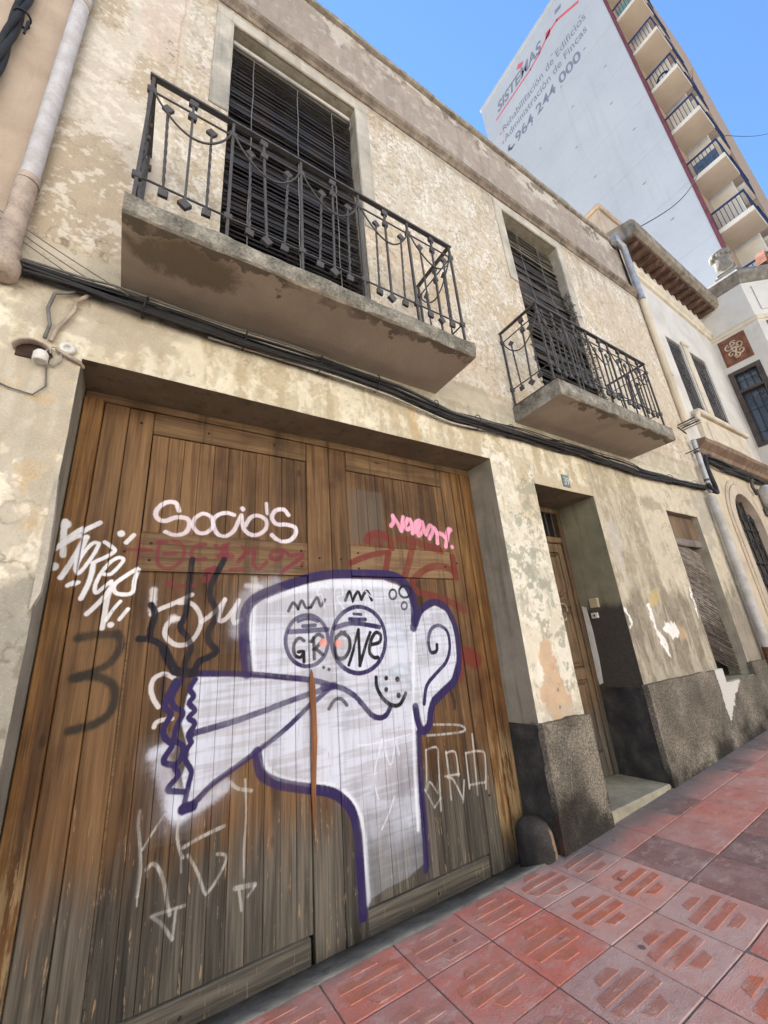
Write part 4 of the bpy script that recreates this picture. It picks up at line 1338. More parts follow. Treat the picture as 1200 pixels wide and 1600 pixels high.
def planks(x0, x1, z0, z1, n, dy):
    w = (x1 - x0) / n
    me = None
    for i in range(n):
        if me is None:
            mb = MB()
            mb.bbox(-w / 2 + .0011, w / 2 - .0011, 0, .03, 0, z1 - z0, .0022)
            me = mb.mesh('plank', M['wood_v'])
        inst('plank', me, gate, (x0 + w * (i + .5), GY + dy + random.uniform(-.002, .002), z0), (0, 0, random.uniform(-.012, .012)))
planks(.040, 1.172, 2.438, 3.152, 11, .010)
planks(.040, 1.172, .016, 2.181, 11, .012)
planks(1.550, 2.642, 2.448, 3.135, 11, .008)
planks(1.550, 2.642, .022, 2.181, 11, .009)
# mouldings round the lower left panel
mb = MB()
mb.box(.036, 1.172, GY - .012, GY + .010, 2.178, 2.192)
mb.box(.034, .044, GY - .010, GY + .012, .016, 2.178)
mb.build('panel_bead', M['wood_h'], gate)
# iron nail heads and a bolt
nb_ = MB()
nb_.lathe([(.013, .0), (.013, .004), (.008, .008), (.002, .009)], n=10)
nme = nb_.mesh('bolt_head', M['iron_rust'])
for bx, bz in ((.45, -.06), (.40, 3.24), (.9, 3.25), (-.04, 3.22), (-.04, 2.3), (.1, 2.25), (.1, 2.36), (1.12, 2.25), (1.12, 2.37), (1.27, 2.32), (1.46, 2.32), (1.62, 2.25), (1.62, 2.38), (2.56, 2.3), (2.71, 2.34), (2.1, -.06), (2.71, .4)):
    inst('bolt_head', nme, gate, (bx, GY - .0105 if bz < .0 else GY - .005, bz), (math.pi / 2, 0, 0), (.7, .7, 1))
# strip of split bare wood on the meeting stile
mb = MB()
vs, fs = [], []
prof = [(.42, .003, .004), (.55, .008, .006), (.72, .016, .008), (.90, .019, .008), (1.05, .024, .008), (1.20, .022, .008), (1.33, .025, .008), (1.41, .024, .007), (1.44, .015, .006), (1.47, .013, .005), (1.50, .003, .004)]
for z, hw, t in prof:
    c = 1.187 + .006 * math.sin(z * 7)
    vs += [(c - hw, GY - .0065, z), (c + hw, GY - .0065, z), (c + hw * .8, GY - .0065 - t, z), (c - hw * .8, GY - .0065 - t, z)]
for i in range(len(prof) - 1):
    for j in range(4):
        fs.append((i * 4 + j, i * 4 + (j + 1) % 4, i * 4 + 4 + (j + 1) % 4, i * 4 + 4 + j))
mb.add(vs, fs)
o = mb.build('splintered_lath', M['wood_bare'], gate)
o['label'] = 'narrow splintered strip of bare reddish wood on the middle stile'

# ------------------------------------------------------------------ front door beside the gate
mb = MB()
mb.box(3.71, 4.81, .58, .61, .1, 3.2)
fd = mb.build('front_door', M['dark_void'], house)
def dpart(name, x0, x1, y0, y1, z0, z1, mat, b=.006):
    mb = MB()
    mb.bbox(x0, x1, y0, y1, z0, z1, b)
    return mb.build(name, mat, fd)
dpart('frame_post', 4.735, 4.806, .50, .575, .12, 3.2, M['wood_door'])
dpart('frame_post', 3.714, 3.785, .50, .575, .12, 3.2, M['wood_door'])
dpart('transom', 3.788, 4.732, .495, .575, 2.72, 2.80, M['wood_door'], .012)
dpart('frame_head', 3.788, 4.732, .50, .575, 3.13, 3.2, M['wood_door'])
for a, c in ((3.79, 4.258), (4.262, 4.73)):
    dpart('stile', a, a + .085, .52, .57, .125, 2.715, M['wood_door'])
    dpart('stile', c - .085, c, .52, .57, .125, 2.715, M['wood_door'])
    for z0, z1 in ((.125, .36), (1.10, 1.22), (1.92, 2.02), (2.60, 2.715)):
        dpart('rail', a + .087, c - .087, .522, .568, z0, z1, M['wood_door'])
    for z0, z1, arch in ((.362, 1.098, 0), (1.222, 1.918, 1), (2.022, 2.598, -1)):
        mb = MB()
        x0, x1 = a + .09, c - .09
        w = x1 - x0
        def outline(m):
            pts = [(x0 + m, z0 + m)]
            if arch == -1:
                pts = [(x0 + m + (w - 2 * m) * t, z0 + m + .07 * (1 - math.sin(math.pi * t))) for t in np.linspace(0, 1, 9)]
            else:
                pts.append((x1 - m, z0 + m))
            if arch == 1:
                pts += [(x1 - m - (w - 2 * m) * t, z1 - m - .07 * (1 - math.sin(math.pi * t))) for t in np.linspace(0, 1, 9)]
            else:
                pts += [(x1 - m, z1 - m), (x0 + m, z1 - m)]
            return pts
        mb.box(x0, x1, .548, .57, z0, z1)
        po, pi = outline(.012), outline(.05)
        n = len(po)
        vs = [(x, .548, z) for x, z in po] + [(x, .520, z) for x, z in [(p[0] * .6 + q[0] * .4, p[1] * .6 + q[1] * .4) for p, q in zip(po, pi)]] + [(x, .545, z) for x, z in pi] + [(x, .530, z) for x, z in outline(.075)]
        fs = [(r * n + i, r * n + (i + 1) % n, (r + 1) * n + (i + 1) % n, (r + 1) * n + i) for r in range(3) for i in range(n)]
        mb.add(vs, fs)
        mb.add(vs[-n:], [list(range(n))])
        mb.build('panel', M['wood_door'], fd)
for i in range(7):
    x = 3.86 + i * .133
    mb = MB()
    mb.tube([(x, .53, 2.80), (x, .53, 3.13)], .009, 6)
    mb.build('grille_bar', M['iron'], fd)
mb = MB()
mb.lathe([(.004, 0), (.022, .004), (.026, .02), (.016, .035), (.004, .04)], n=12)
me = mb.mesh('door_knob', M['iron_rust'])
inst('door_knob', me, fd, (4.32, .52, 1.16), (math.pi / 2, 0, 0))
# sprayed loop on the door
mb = MB()
mb.tube([(4.46 + .07 * math.cos(a) + .02 * math.sin(2 * a), .515, 1.86 + .10 * math.sin(a)) for a in np.linspace(0, 5.6, 20)], .008, 6)
mb.build('chalk_loop', M['cable_white'], fd)

# ------------------------------------------------------------------ balconies
def balcony(x0, x1, zb, zt, yf, rx0, rx1, ztop, nb, label, seed):
    mb = MB()
    # slab with worn edges
    xs = cuts(x0, x1, [], .06)
    prof = [(.01, zb), (-.15, zb), (-.3, zb), (-.45, zb), (yf + .012, zb + .002), (yf, zb + .015), (yf - .004, (zb + zt) / 2), (yf, zt - .012), (yf + .012, zt), (-.3, zt), (.01, zt)]
    n = len(prof)
    vs = []
    for x in xs:
        for j, (y, z) in enumerate(prof):
            q = mnoise.noise_vector(Vector((x * 6, j * 2.3 + seed, 1.0)))
            e = .011 if j in (4, 5, 6, 7, 8) else .002
            vs.append((x, y + q.y * e, z + q.z * e))
    fs = [(a * n + j, a * n + (j + 1) % n, a * n + n + (j + 1) % n, a * n + n + j) for a in range(len(xs) - 1) for j in range(n)]
    mb.add(vs, fs)
    mb.add(vs[:n], [list(range(n - 1, -1, -1))])
    mb.add(vs[-n:], [list(range(n))])
    slab = mb.build('balcony', M['balcony'], house)
    slab['label'] = label
    RY = yf + .055
    zmid, zlow, zfoot = ztop - .145, zt + .235, zt + .02
    def tube(name, path, r, n=6, mat='iron', tw=0.0, smooth=True):
        mb = MB()
        mb.tube(path, r, n, twist=tw, smooth=smooth)
        return mb.build(name, M[mat], slab)
    def bar(name, x0, x1, y0, y1, z0, z1, mat='iron'):
        mb = MB()
        mb.box(x0, x1, y0, y1, z0, z1)
        return mb.build(name, M[mat], slab)
    # rails: front and two returns
    bar('handrail', rx0 - .022, rx1 + .022, RY - .019, RY + .019, ztop - .010, ztop + .010)
    bar('handrail', rx0 - .018, rx0 + .018, RY + .021, -.015, ztop - .009, ztop + .009)
    bar('handrail', rx1 - .018, rx1 + .018, RY + .021, -.015, ztop - .009, ztop + .009)
    for z in (zmid, zlow):
        tube('rail', [(rx0, RY, z), (rx1, RY, z)], .0072, 4)
        tube('rail', [(rx0, RY, z + .001), (rx0, .0, z + .001)], .0072, 4)
        tube('rail', [(rx1, RY, z + .001), (rx1, .0, z + .001)], .0072, 4)
    bar('base_rail', rx0 - .025, rx1 + .025, RY - .022, RY + .022, zfoot - .014, zfoot, 'iron_rust')
    bar('base_rail', rx0 - .022, rx0 + .022, RY + .024, -.01, zfoot - .013, zfoot - .001, 'iron_rust')
    bar('base_rail', rx1 - .022, rx1 + .022, RY + .024, -.01, zfoot - .013, zfoot - .001, 'iron_rust')
    L = -RY
    bays = [((rx0 + (rx1 - rx0) * i / nb, RY), (rx0 + (rx1 - rx0) * (i + 1) / nb, RY)) for i in range(nb)]
    bays += [((rx0, RY), (rx0, -.03)), ((rx1, RY), (rx1, -.03))]
    posts = [b[0] for b in bays[:nb]] + [bays[nb - 1][1], (rx0, -.03), (rx1, -.03)]
    pm = MB()
    pm.box(-.0095, .0095, -.0095, .0095, 0, ztop - .012 - zfoot)
    for c in (zlow - zfoot, zmid - zfoot):
        pm.bbox(-.027, .027, -.016, .016, c - .025, c + .025, .005)
    pme = pm.mesh('post', M['iron'])
    for (x, y) in posts:
        inst('post', pme, slab, (x, y, zfoot), (0, 0, random.uniform(-.03, .03)))
    # straight baluster with square blocks
    sm = MB()
    h = ztop - .02 - (zt + .17)
    sm.box(-.0078, .0078, -.0078, .0078, 0, h)
    for c, s in ((.0, .030), (h - .03, .028), (h - .17, .026)):
        rot = Matrix.Translation((0, 0, c)) @ Matrix.Rotation(math.radians(38 if c == 0 else 8), 4, 'Y')
        sm.box(-s, s, -.013, .013, -s, s, 0, rot)
    sme = sm.mesh('straight_baluster', M['iron'])
    # twisted baluster
    tm = MB()
    h2 = ztop - .245 - (zt + .18)
    k = 36
    tm.tube([(0, 0, h2 * i / k) for i in range(k + 1)], .0102, 4, twist=.42, smooth=False)
    for c, a in ((0.0, 5), (h2, 35)):
        rot = Matrix.Translation((0, 0, c)) @ Matrix.Rotation(math.radians(a), 4, 'Y')
        tm.box(-.027, .027, -.010, .010, -.027, .027, 0, rot)
    tme = tm.mesh('twisted_baluster', M['iron'])
    for (a, c) in bays:
        a, c = Vector((*a, 0)), Vector((*c, 0))
        ang = math.atan2(c.y - a.y, c.x - a.x)
        for t, me, z in ((.27, tme, zt + .18), (.5, sme, zt + .17), (.75, tme, zt + .18)):
            p = a + (c - a) * t
            inst(me.name.split('.')[0], me, slab, (p.x + random.uniform(-.006, .006), p.y, z),
                 (0, random.choice((-1, 1)) * random.uniform(.01, .05), ang + random.uniform(-.12, .12)))
        pth = []
        for t in np.linspace(0, 1, 15):
            p = a + (c - a) * (.03 + .94 * t)
            off = Vector((0, -.012, 0)) if abs(ang) < .1 else Vector((-.012, 0, 0))
            q = p + off
            pth.append((q.x, q.y, zmid - .02 - .255 * (math.sin(math.pi * (t ** 1.12))) ** .75))
        tube('swag', pth, .0075, 5)
    return slab

balcony(-.25, 2.425, 3.985, 4.14, -.60, -.215, 2.375, 5.36, 5, 'larger iron-railed concrete balcony over the gate', 0.0)
balcony(3.60, 6.06, 3.955, 4.15, -.615, 3.63, 6.02, 5.22, 5, 'smaller iron-railed concrete balcony over the front door', 5.0)

# door frames on near-black panels that stand in for the unlit rooms
for (h, nm) in ((W1, 'unlit_door_panel'), (W2, 'unlit_door_panel')):
    mb = MB()
    mb.box(h[0] + .005, h[1] - .005, .30, .33, 4.13, h[3] - .005)
    d = mb.build(nm, M['dark_void'], house)
    mb = MB()
    c = (h[0] + h[1]) / 2
    for a, e in ((h[0] + .01, h[0] + .09), (c - .06, c + .06), (h[1] - .09, h[1] - .01)):
        mb.box(a, e, .265, .298, 4.15, h[3] - .01)
    mb.build('frame', M['dark_frame'], d)

# ------------------------------------------------------------------ blinds of thin laths
def blind_one():
    t = thing('roller_blind', 'dark slatted roll-up blind filling the tall window behind the larger balcony', 'blind', ((W1[0] + W1[1]) / 2, .1, 7.9), 'slatted blinds hung in the balcony windows')
    w = (W1[1] - W1[0] - .03) / 2
    mb = MB()
    n = 8
    vs = []
    for i in range(n + 1):
        x = -w + 2 * w * i / n
        b = .006 * math.sin(3.1 * i / n)
        vs += [(x, -.004, -.030 + b), (x, .014, .026 + b), (x, .019, .024 + b), (x, .001, -.032 + b)]
    fs = [(i * 4 + j, i * 4 + (j + 1) % 4, i * 4 + 4 + (j + 1) % 4, i * 4 + 4 + j) for i in range(n) for j in range(4)]
    mb.add(vs, fs)
    me = mb.mesh('slat', M['blind'])
    z = 7.80
    i = 0
    while z > 4.16:
        loose = 1.0 if z < 7.5 else .3
        inst('slat', me, t, ((W1[0] + W1[1]) / 2 + random.uniform(-.006, .006), .115 + .012 * math.sin(z * 2.1) + random.uniform(-.006, .006) * loose, z + random.uniform(-.004, .004)),
             (random.uniform(-.25, .28) * loose, random.uniform(-.007, .007) * loose, random.uniform(-.006, .006)),
             (1, 1, random.uniform(.85, 1.1)))
        z -= .0575 * random.uniform(.96, 1.05)
        i += 1
    for x in (.56, 1.05, 1.48):
        mb = MB()
        mb.tube([(x + .004 * math.sin(q * 9), .088 + .004 * math.sin(q * 5), q) for q in np.linspace(4.2, 7.78, 24)], .0055, 5)
        mb.build('cord', M['cable_grey'], t)
    mb = MB()
    mb.bbox(W1[0] + .012, W1[1] - .012, .085, .135, 7.838, 7.90, .006)
    mb.build('head_rail', M['surround'], t)
    mb = MB()
    mb.bbox(W1[0] + .02, W1[1] - .012, .062, .085, 7.765, 7.795, .004)
    mb.build('slat_batten', M['cable_grey'], t)
    mb = MB()
    mb.tube([(W1[1] - .03, .06, 7.78), (W1[1] - .028, .055, 7.66), (W1[1] - .05, .06, 7.58)], .012, 6)
    mb.build('hook', M['cable_grey'], t)
blind_one()

def blind_two():
    t = thing('roller_blind', 'tattered weathered slatted blind bulging out over the smaller balcony rail', 'blind', ((W2[0] + W2[1]) / 2, .1, 7.9), 'slatted blinds hung in the balcony windows')
    L = W2[1] - W2[0] - .02
    metas = []
    for kind, mat in (('a', 'blind_pale'), ('b', 'blind_old'), ('c', 'blind_old')):
        mb = MB()
        n = 7
        vs = []
        for i in range(n + 1):
            x = -L / 2 + L * i / n
            wob = random.uniform(-.008, .008)
            ht = .034 if kind == 'a' else random.uniform(.026, .046)
            vs += [(x, -.006 + wob, -ht + wob), (x, .016 + wob, ht + wob), (x, .022 + wob, ht + wob), (x, .0 + wob, -ht + wob)]
        fs = [(i * 4 + j, i * 4 + (j + 1) % 4, i * 4 + 4 + (j + 1) % 4, i * 4 + 4 + j) for i in range(n) for j in range(4)]
        mb.add(vs, fs)
        if kind != 'a':                              # frayed splinters at the ends
            for e in (-1, 1):
                for _ in range(9):
                    x = e * L / 2 * random.uniform(.93, 1.0)
                    l = random.uniform(.03, .10)
                    z = random.uniform(-.03, .03)
                    mb.add([(x, 0, z), (x + e * l, random.uniform(-.03, .03), z + random.uniform(-.04, .03)), (x, .006, z + .012)], [(0, 1, 2)])
        metas.append(mb.mesh('slat', M[mat]))
    z = 7.90
    while z > 4.20:
        out = ss(np.float64(7.35 - z), 0.0, 2.1)
        y = .12 - .13 * out
        if z > 7.45:
            me, rx, ry = metas[0], random.uniform(-.1, .1), random.uniform(-.006, .006)
        else:
            me, rx, ry = random.choice(metas[1:]), random.uniform(-.55, .5), random.gauss(0, .014)
        sx = 1.0 if z > 7.3 else (1.0 + .04 * out) * random.uniform(.97, 1.03)
        dx = 0 if z > 7.3 else random.gauss(.0, .018)
        inst('slat', me, t, ((W2[0] + W2[1]) / 2 + dx, y + random.uniform(-.02, .02) * out, z), (rx, ry, random.gauss(0, .01)), (sx, 1, random.uniform(.9, 1.25)))
        z -= (.078 if z > 7.45 else .052) * random.uniform(.85, 1.15)
    mb = MB()
    for _ in range(520):                             # frayed ends of the laths along the right edge
        z = random.uniform(4.2, 6.9)
        f = min(1, (6.9 - z) / 1.6)
        x = W2[1] - .03 + random.uniform(-.10, .02) + .09 * f * random.random()
        y = .02 - .06 * f + random.uniform(-.05, .04)
        l = random.uniform(.03, .10)
        a = random.gauss(-.3, .7)
        p = Vector((x, y, z)); q = Vector((x + l * math.cos(a), y + random.uniform(-.03, .03), z + l * math.sin(a)))
        mb.add([p, q, (p + q) / 2 + Vector((0, -.008, random.uniform(.008, .022)))], [(0, 1, 2)])
    o = mb.build('frayed_edge', M['blind_old'], t); o['kind'] = 'stuff'
    for x in (4.75, 5.25):
        mb = MB()
        mb.tube([(x, .085 - .13 * ss(np.float64(7.35 - q), 0, 2.1), q) for q in np.linspace(4.3, 7.9, 20)], .006, 5)
        mb.build('cord', M['cable_grey'], t)
blind_two()

# ------------------------------------------------------------------ ground-floor window: broken lattice shutter
t = thing('broken_shutter', 'collapsed wooden lath shutter hanging crooked in the ground-floor window right of the door', 'shutter', (7.2, .18, .9))
mb = MB()
mb.bbox(6.69, 7.69, .085, .225, 2.86, 3.22, .004)
mb.build('head_panel', M['wood_door'], t)
mb = MB()
mb.bbox(6.69, 7.69, .065, .205, 2.74, 2.855, .012)
mb.build('rail', M['wood_slat'], t)
mb = MB()
mb.bbox(-.56, .56, -.007, .007, -.0125, .0125, .003)
sl = mb.mesh('slat', M['wood_slat'])
n = 50
for i in range(n):
    f = i / (n - 1)
    z = 2.78 - 1.72 * f
    tilt = .30 + .06 * f + random.gauss(0, .006)
    inst('slat', sl, t, (7.19 + random.uniform(-.008, .008), .125 - .010 * math.sin(f * 9) + random.uniform(-.005, .005), z), (random.uniform(.1, .45), tilt, 0), (.93, 1, random.uniform(.75, 1.0)))
mb = MB()
mb.box(6.69, 7.69, .262, .28, .87, 3.22)
o = mb.build('unlit_backing', M['dark_void'], t)  # near-black sheet in place of the dark room behind the laths
# pale papers stuck behind the laths
mb = MB()
for _ in range(26):
    x, z = random.uniform(6.85, 7.55), random.gauss(1.95, .26)
    s = random.uniform(.03, .08)
    mb.box(x - s, x + s, .172, .176, z - s * .6, z + s * .6)
o = mb.build('backing_scraps', M['plastic_white'], t); o['kind'] = 'stuff'

# ------------------------------------------------------------------ small fittings on the facade
t = thing('number_plate', 'small blue-grey enamel house number plate 39 above the front door', 'number plate', (4.30, 0, 3.32))
mb = MB(); mb.bbox(4.235, 4.365, -.014, .002, 3.25, 3.405, .004)
mb.build('plate', M['plate'], t)
def text_mesh(body, x, z, h, mat, name, parent, w=None, shear=0.0, bold=0.0, frame=None, depth=.002):
    """letters as flat solid shapes; frame maps (u, v, out) to the world"""
    cu = bpy.data.curves.new('lettering', 'FONT')
    cu.body = body
    cu.shear = shear
    cu.offset = bold
    cu.extrude = .02
    tmp = bpy.data.objects.new('lettering', cu)
    COL.objects.link(tmp)
    dg = bpy.context.evaluated_depsgraph_get()
    me = bpy.data.meshes.new_from_object(tmp.evaluated_get(dg))
    bpy.data.objects.remove(tmp)
    co = np.array([v.co for v in me.vertices])
    cap = .73
    u, v, q = co[:, 0], co[:, 1] / cap * h, co[:, 2]
    u = (u - u.min()) / (u.max() - u.min()) * w if w else u / cap * h
    for i, p in enumerate(me.vertices):
        p.co = frame(x + u[i], z + v[i], depth if q[i] > 0 else -depth)
    me.materials.clear()
    me.materials.append(mat)
    return link(bpy.data.objects.new(name, me), parent)
text_mesh('39', 4.255, 3.275, .105, M['plate_ink'], 'figures', t, w=.09, frame=lambda u, v, q: (u, -.0155 - q, v))
t = thing('wall_lamp', 'broken outdoor lamp hood with a white socket left of the gate', 'lamp', (-.60, 0, 3.36))
mb = MB()
prof = []
for a in np.linspace(0, math.pi, 13):
    prof.append((-.60 - .088 * math.cos(a), 3.345 + .066 * math.sin(a)))
mb.add([(x, .004, z) for x, z in prof] + [(x, -.065, z - .012) for x, z in prof] + [(-.60 + (x + .60) * .93, -.060, z - .020) for x, z in prof] + [(-.60 + (x + .60) * .93, .0, z - .012) for x, z in prof],
       [(r * 13 + i, r * 13 + i + 1, (r + 1) * 13 + i + 1, (r + 1) * 13 + i) for r in range(3) for i in range(12)], 0, True)
mb.build('hood', M['clay_pipe'], t)
mb = MB()
mb.box(-.675, -.525, -.010, .003, 3.305, 3.395)
mb.build('back_plate', M['iron_rust'], t)
mb = MB(); mb.lathe([(.030, -.035), (.036, -.03), (.036, .012), (.026, .03), (.014, .035)], (-.555, -.055, 3.30), 16)
mb.build('socket', M['porcelain'], t)
mb = MB(); mb.tube([(-.555, -.04, 3.33), (-.52, -.03, 3.40), (-.485, -.02, 3.40), (-.47, -.015, 3.33), (-.50, -.015, 3.28), (-.535, -.02, 3.29)], .005, 6)
mb.build('flex', M['cable_white'], t)
mb = MB(); mb.tube([(-.53, -.01, 3.27), (-.515, -.012, 3.14), (-.56, -.014, 3.07), (-.66, -.014, 3.085), (-.80, -.012, 3.14), (-.95, -.012, 3.16)], .0045, 6)
mb.build('flex', M['cable_grey'], t)
t = thing('insulator', 'round white porcelain insulator with a dark hole at the gate corner', 'insulator', (-.455, 0, 3.42))
mb = MB(); mb.lathe([(.004, .0), (.028, .0), (.040, .008), (.043, .022), (.034, .034), (.016, .036), (.014, .018), (.003, .018)], n=18)
inst('ring', mb.mesh('ring', M['porcelain']), t, (-.455, .002, 3.42), (math.pi / 2, 0, 0))
t = thing('wall_conduit', 'short looped conduit hanging from the cable bundle beside the gate', 'conduit', (-.53, 0, 3.6))
mb = MB(); mb.tube([(-.40, -.03, 3.86), (-.425, -.03, 3.81), (-.46, -.03, 3.765), (-.455, -.028, 3.70), (-.485, -.026, 3.62), (-.52, -.024, 3.53), (-.535, -.022, 3.44)], .012, 7)
mb.build('pipe', M['clay_pipe'], t)
mb = MB(); mb.tube([(-.46, -.03, 3.86), (-.50, -.03, 3.815), (-.565, -.03, 3.78), (-.58, -.028, 3.66), (-.555, -.026, 3.55), (-.565, -.024, 3.45)], .010, 7)
mb.build('pipe', M['cable_grey'], t)
mb = MB(); mb.tube([(-.50, -.02, 3.40), (-.44, -.025, 3.36), (-.39, -.02, 3.345), (-.372, .02, 3.34)], .013, 7)
mb.build('pipe', M['clay_pipe'], t)
t = thing('junction_box', 'cream bell push box in the front door reveal', 'bell box', (4.80, .33, 1.94))
mb = MB(); mb.bbox(4.775, 4.813, .255, .365, 1.88, 1.99, .006)
mb.build('case', M['plastic_cream'], t)
t = thing('doorbell', 'small white doorbell below the cream box in the door reveal', 'doorbell', (4.80, .35, 1.79))
mb = MB(); mb.bbox(4.788, 4.813, .300, .385, 1.76, 1.825, .005)
mb.build('case', M['plastic_white'], t)
mb = MB(); mb.bbox(4.783, 4.787, .33, .355, 1.78, 1.805, .001)
mb.build('button', M['iron'], t)

# guard stone at the gate corner
t = thing('guard_stone', 'dark rounded guard stone at the right foot of the gate', 'guard stone', (2.93, .14, -.08))
mb = MB()
n = 20
prof = [(.155, -.12), (.157, 0), (.153, .10), (.145, .19), (.12, .25), (.08, .28), (.03, .292)]
vs = []
for r, z in prof:
    for k in range(n):
        a = 2 * math.pi * k / n
        q = mnoise.noise(Vector((math.cos(a) * 2, math.sin(a) * 2, z * 6))) * .012
        x, y = (r + q) * math.cos(a) * .85, (r + q) * math.sin(a)
        vs.append((2.93 + x, .13 + y, z - .04))
fs = [(i * n + k, i * n + (k + 1) % n, (i + 1) * n + (k + 1) % n, (i + 1) * n + k) for i in range(len(prof) - 1) for k in range(n)]
mb.add(vs, fs, 0, True)
mb.add(vs[-n:], [list(range(n))])
mb.build('stone', M['stone'], t)
mb = MB(); mb.box(3.036, 3.046, -.052, -.006, -.05, .27)
t2 = thing('iron_corner_strip', 'thin rusty iron strip protecting the pier corner beside the guard stone', 'corner strip', (3.04, -.03, 0))
mb.build('strip', M['iron_rust'], t2)

# ------------------------------------------------------------------ cables along the front
t = thing('cable_bundle', 'sagging bundle of black cables running along the facade under the balconies', 'cables', (3.0, -.06, 3.85))
keys = [(-3.4, 3.93), (-.85, 3.885), (.19, 3.865), (1.2, 3.855), (1.85, 3.84), (2.56, 3.745), (3.5, 3.765), (4.7, 3.775), (6.2, 3.73), (7.4, 3.78), (8.30, 3.82)]
kx, kz = [k[0] for k in keys], [k[1] for k in keys]
for i in range(24):
    ph, amp, off = random.uniform(0, 6.3), random.uniform(.012, .035), random.uniform(-.05, .055)
    r = random.choice((.006, .008, .010, .012, .015))
    yo = -.028 - random.uniform(0, .045)
    path = []
    for x in np.linspace(-3.4 if i < 16 else -.2, 8.30, 80):
        tight = 1.0 if -.3 < x < 6 else .75
        path.append((x, yo + .012 * math.sin(1.7 * x + ph), float(np.interp(x, kx, kz)) + off * tight + amp * math.sin(1.1 * x + ph) * tight + .008 * math.sin(5.3 * x + ph * 2)))
    mb = MB(); mb.tube(path, r, 6)
    mb.build('cable', M['cable_grey' if i in (3, 9) else ('cable_white' if i == 13 else 'cable')], t)
mb = MB()
mb.tube([(x, -.045 + .01 * math.sin(3 * x), float(np.interp(x, kx, kz)) - .075 + .014 * math.sin(2.3 * x)) for x in np.linspace(.3, 3.0, 40)], .010, 6)
mb.build('cable', M['cable_white'], t)
for x in (-.1, .55, 1.15, 1.7, 2.35, 2.9, 3.4, 4.3, 5.1, 6.0, 7.0, 7.9):
    z = float(np.interp(x, kx, kz))
    mb = MB()
    pth = [(x + .012 * math.sin(a), -.048 + .058 * math.cos(a), z + .085 * math.sin(a)) for a in np.linspace(.3, 2 * math.pi + .2, 14)]
    mb.tube(pth, .0045, 5)
    mb.build('cable_tie', M['cable'], t)
# loose thin wires over the left pier
for i in range(3):
    mb = MB()
    mb.tube([(-1.25 + (.85 + .1 * i) * q, -.050 - .008 * i, 4.30 + .06 * i - (.40 + .06 * i) * q + .015 * math.sin(q * 5 + i)) for q in np.linspace(0, 1.0, 24)], .0035, 5)
    mb.build('loose_wire', M['cable_grey'], t)
t = thing('cable_insulator', 'old clay cable bracket under the left downpipe', 'bracket', (-.80, -.05, 3.88))
mb = MB(); mb.lathe([(.05, -.12), (.075, -.10), (.080, -.02), (.060, .03), (.072, .05), (.060, .085), (.02, .10)], (-.80, -.075, 3.87), 16)
mb.build('body', M['clay_pipe'], t)

# ------------------------------------------------------------------ downpipes
def pipe_thing(name, label, cat, path, r, mat, joints=(), jmat=None):
    t = thing(name, label, cat, path[-1])
    mb = MB(); mb.tube(path, r, 14)
    mb.build('pipe', M[mat], t)
    for (p, rr, l) in joints:
        mb = MB(); mb.tube([(p[0], p[1], p[2] - l / 2), (p[0], p[1], p[2] + l / 2)], rr, 14)
        mb.build('socket', M[jmat or mat], t)
    return t
pipe_thing('drainpipe', 'flaking lilac-white downpipe on the joint with the beige house on the left', 'drainpipe',
           [(-.80, -.075, 4.42), (-.80, -.075, 6), (-.80, -.075, 8), (-.80, -.075, 9.9)], .050, 'pipe_old',
           [((-.805, -.073, 4.20), .056, .62), ((-.80, -.075, 4.53), .060, .05), ((-.80, -.075, 6.6), .056, .05)], 'clay_pipe')
pipe_thing('drainpipe', 'shiny zinc downpipe between the parapet and the white house', 'drainpipe',
           [(8.50, -.09, 8.10), (8.50, -.09, 9.0), (8.46, -.11, 9.55), (8.30, -.07, 9.72)], .062, 'zinc', [((8.50, -.09, 8.62), .068, .05)])
pipe_thing('drainpipe', 'old plastered downpipe below the zinc pipe', 'drainpipe',
           [(8.47, -.06, 5.1), (8.49, -.07, 6.5), (8.50, -.08, 8.08)], .058, 'white_low', [((8.49, -.07, 6.2), .068, .07), ((8.5, -.078, 7.6), .066, .06)])
pipe_thing('drainpipe', 'pale grey plastic downpipe beside the arched door', 'drainpipe',
           [(8.30, -.095, 1.20), (8.30, -.095, 2.4), (8.30, -.095, 3.66)], .062, 'pvc', [((8.30, -.095, 2.32), .072, .05), ((8.30, -.095, 2.22), .072, .03)])
pipe_thing('drainpipe', 'rusted iron foot of the grey downpipe', 'drainpipe', [(8.32, -.08, .12), (8.31, -.08, .6), (8.30, -.09, 1.20)], .062, 'rust_pipe')
t = thing('metal_conduit', 'shiny metal conduit rising from the end of the cable bundle', 'conduit', (8.34, -.09, 3.75))
mb = MB(); mb.tube([(8.34, -.10, 3.72), (8.36, -.10, 4.2), (8.40, -.10, 4.75)], .040, 10)
mb.build('pipe', M['zinc'], t)
mb = MB(); mb.tube([(8.26, -.12, 3.86), (8.36, -.14, 3.72), (8.48, -.14, 3.72), (8.53, -.13, 3.85), (8.50, -.12, 4.2), (8.60, -.12, 4.45), (8.8, -.12, 4.50)], .035, 9)
mb.build('cable_sleeve', M['cable'], t)
for z in (3.95, 4.5):
    mb = MB(); mb.tube([(8.355, -.10, z - .02), (8.355, -.10, z + .02)], .047, 10)
    mb.build('clamp', M['iron'], t)
t = thing('wire_bracket', 'iron bracket with old white insulators above the conduit', 'bracket', (8.35, -.1, 5.0))
for i in range(4):
    mb = MB(); mb.tube([(8.20 + .07 * i, .0, 5.05 - .015 * i), (8.20 + .07 * i, -.30, 5.06 - .015 * i)], .014, 6)
    mb.build('arm', M['cable_white' if i % 2 else 'iron'], t)
mb = MB(); mb.tube([(8.15, -.02, 5.0), (8.45, -.02, 4.94)], .012, 6)
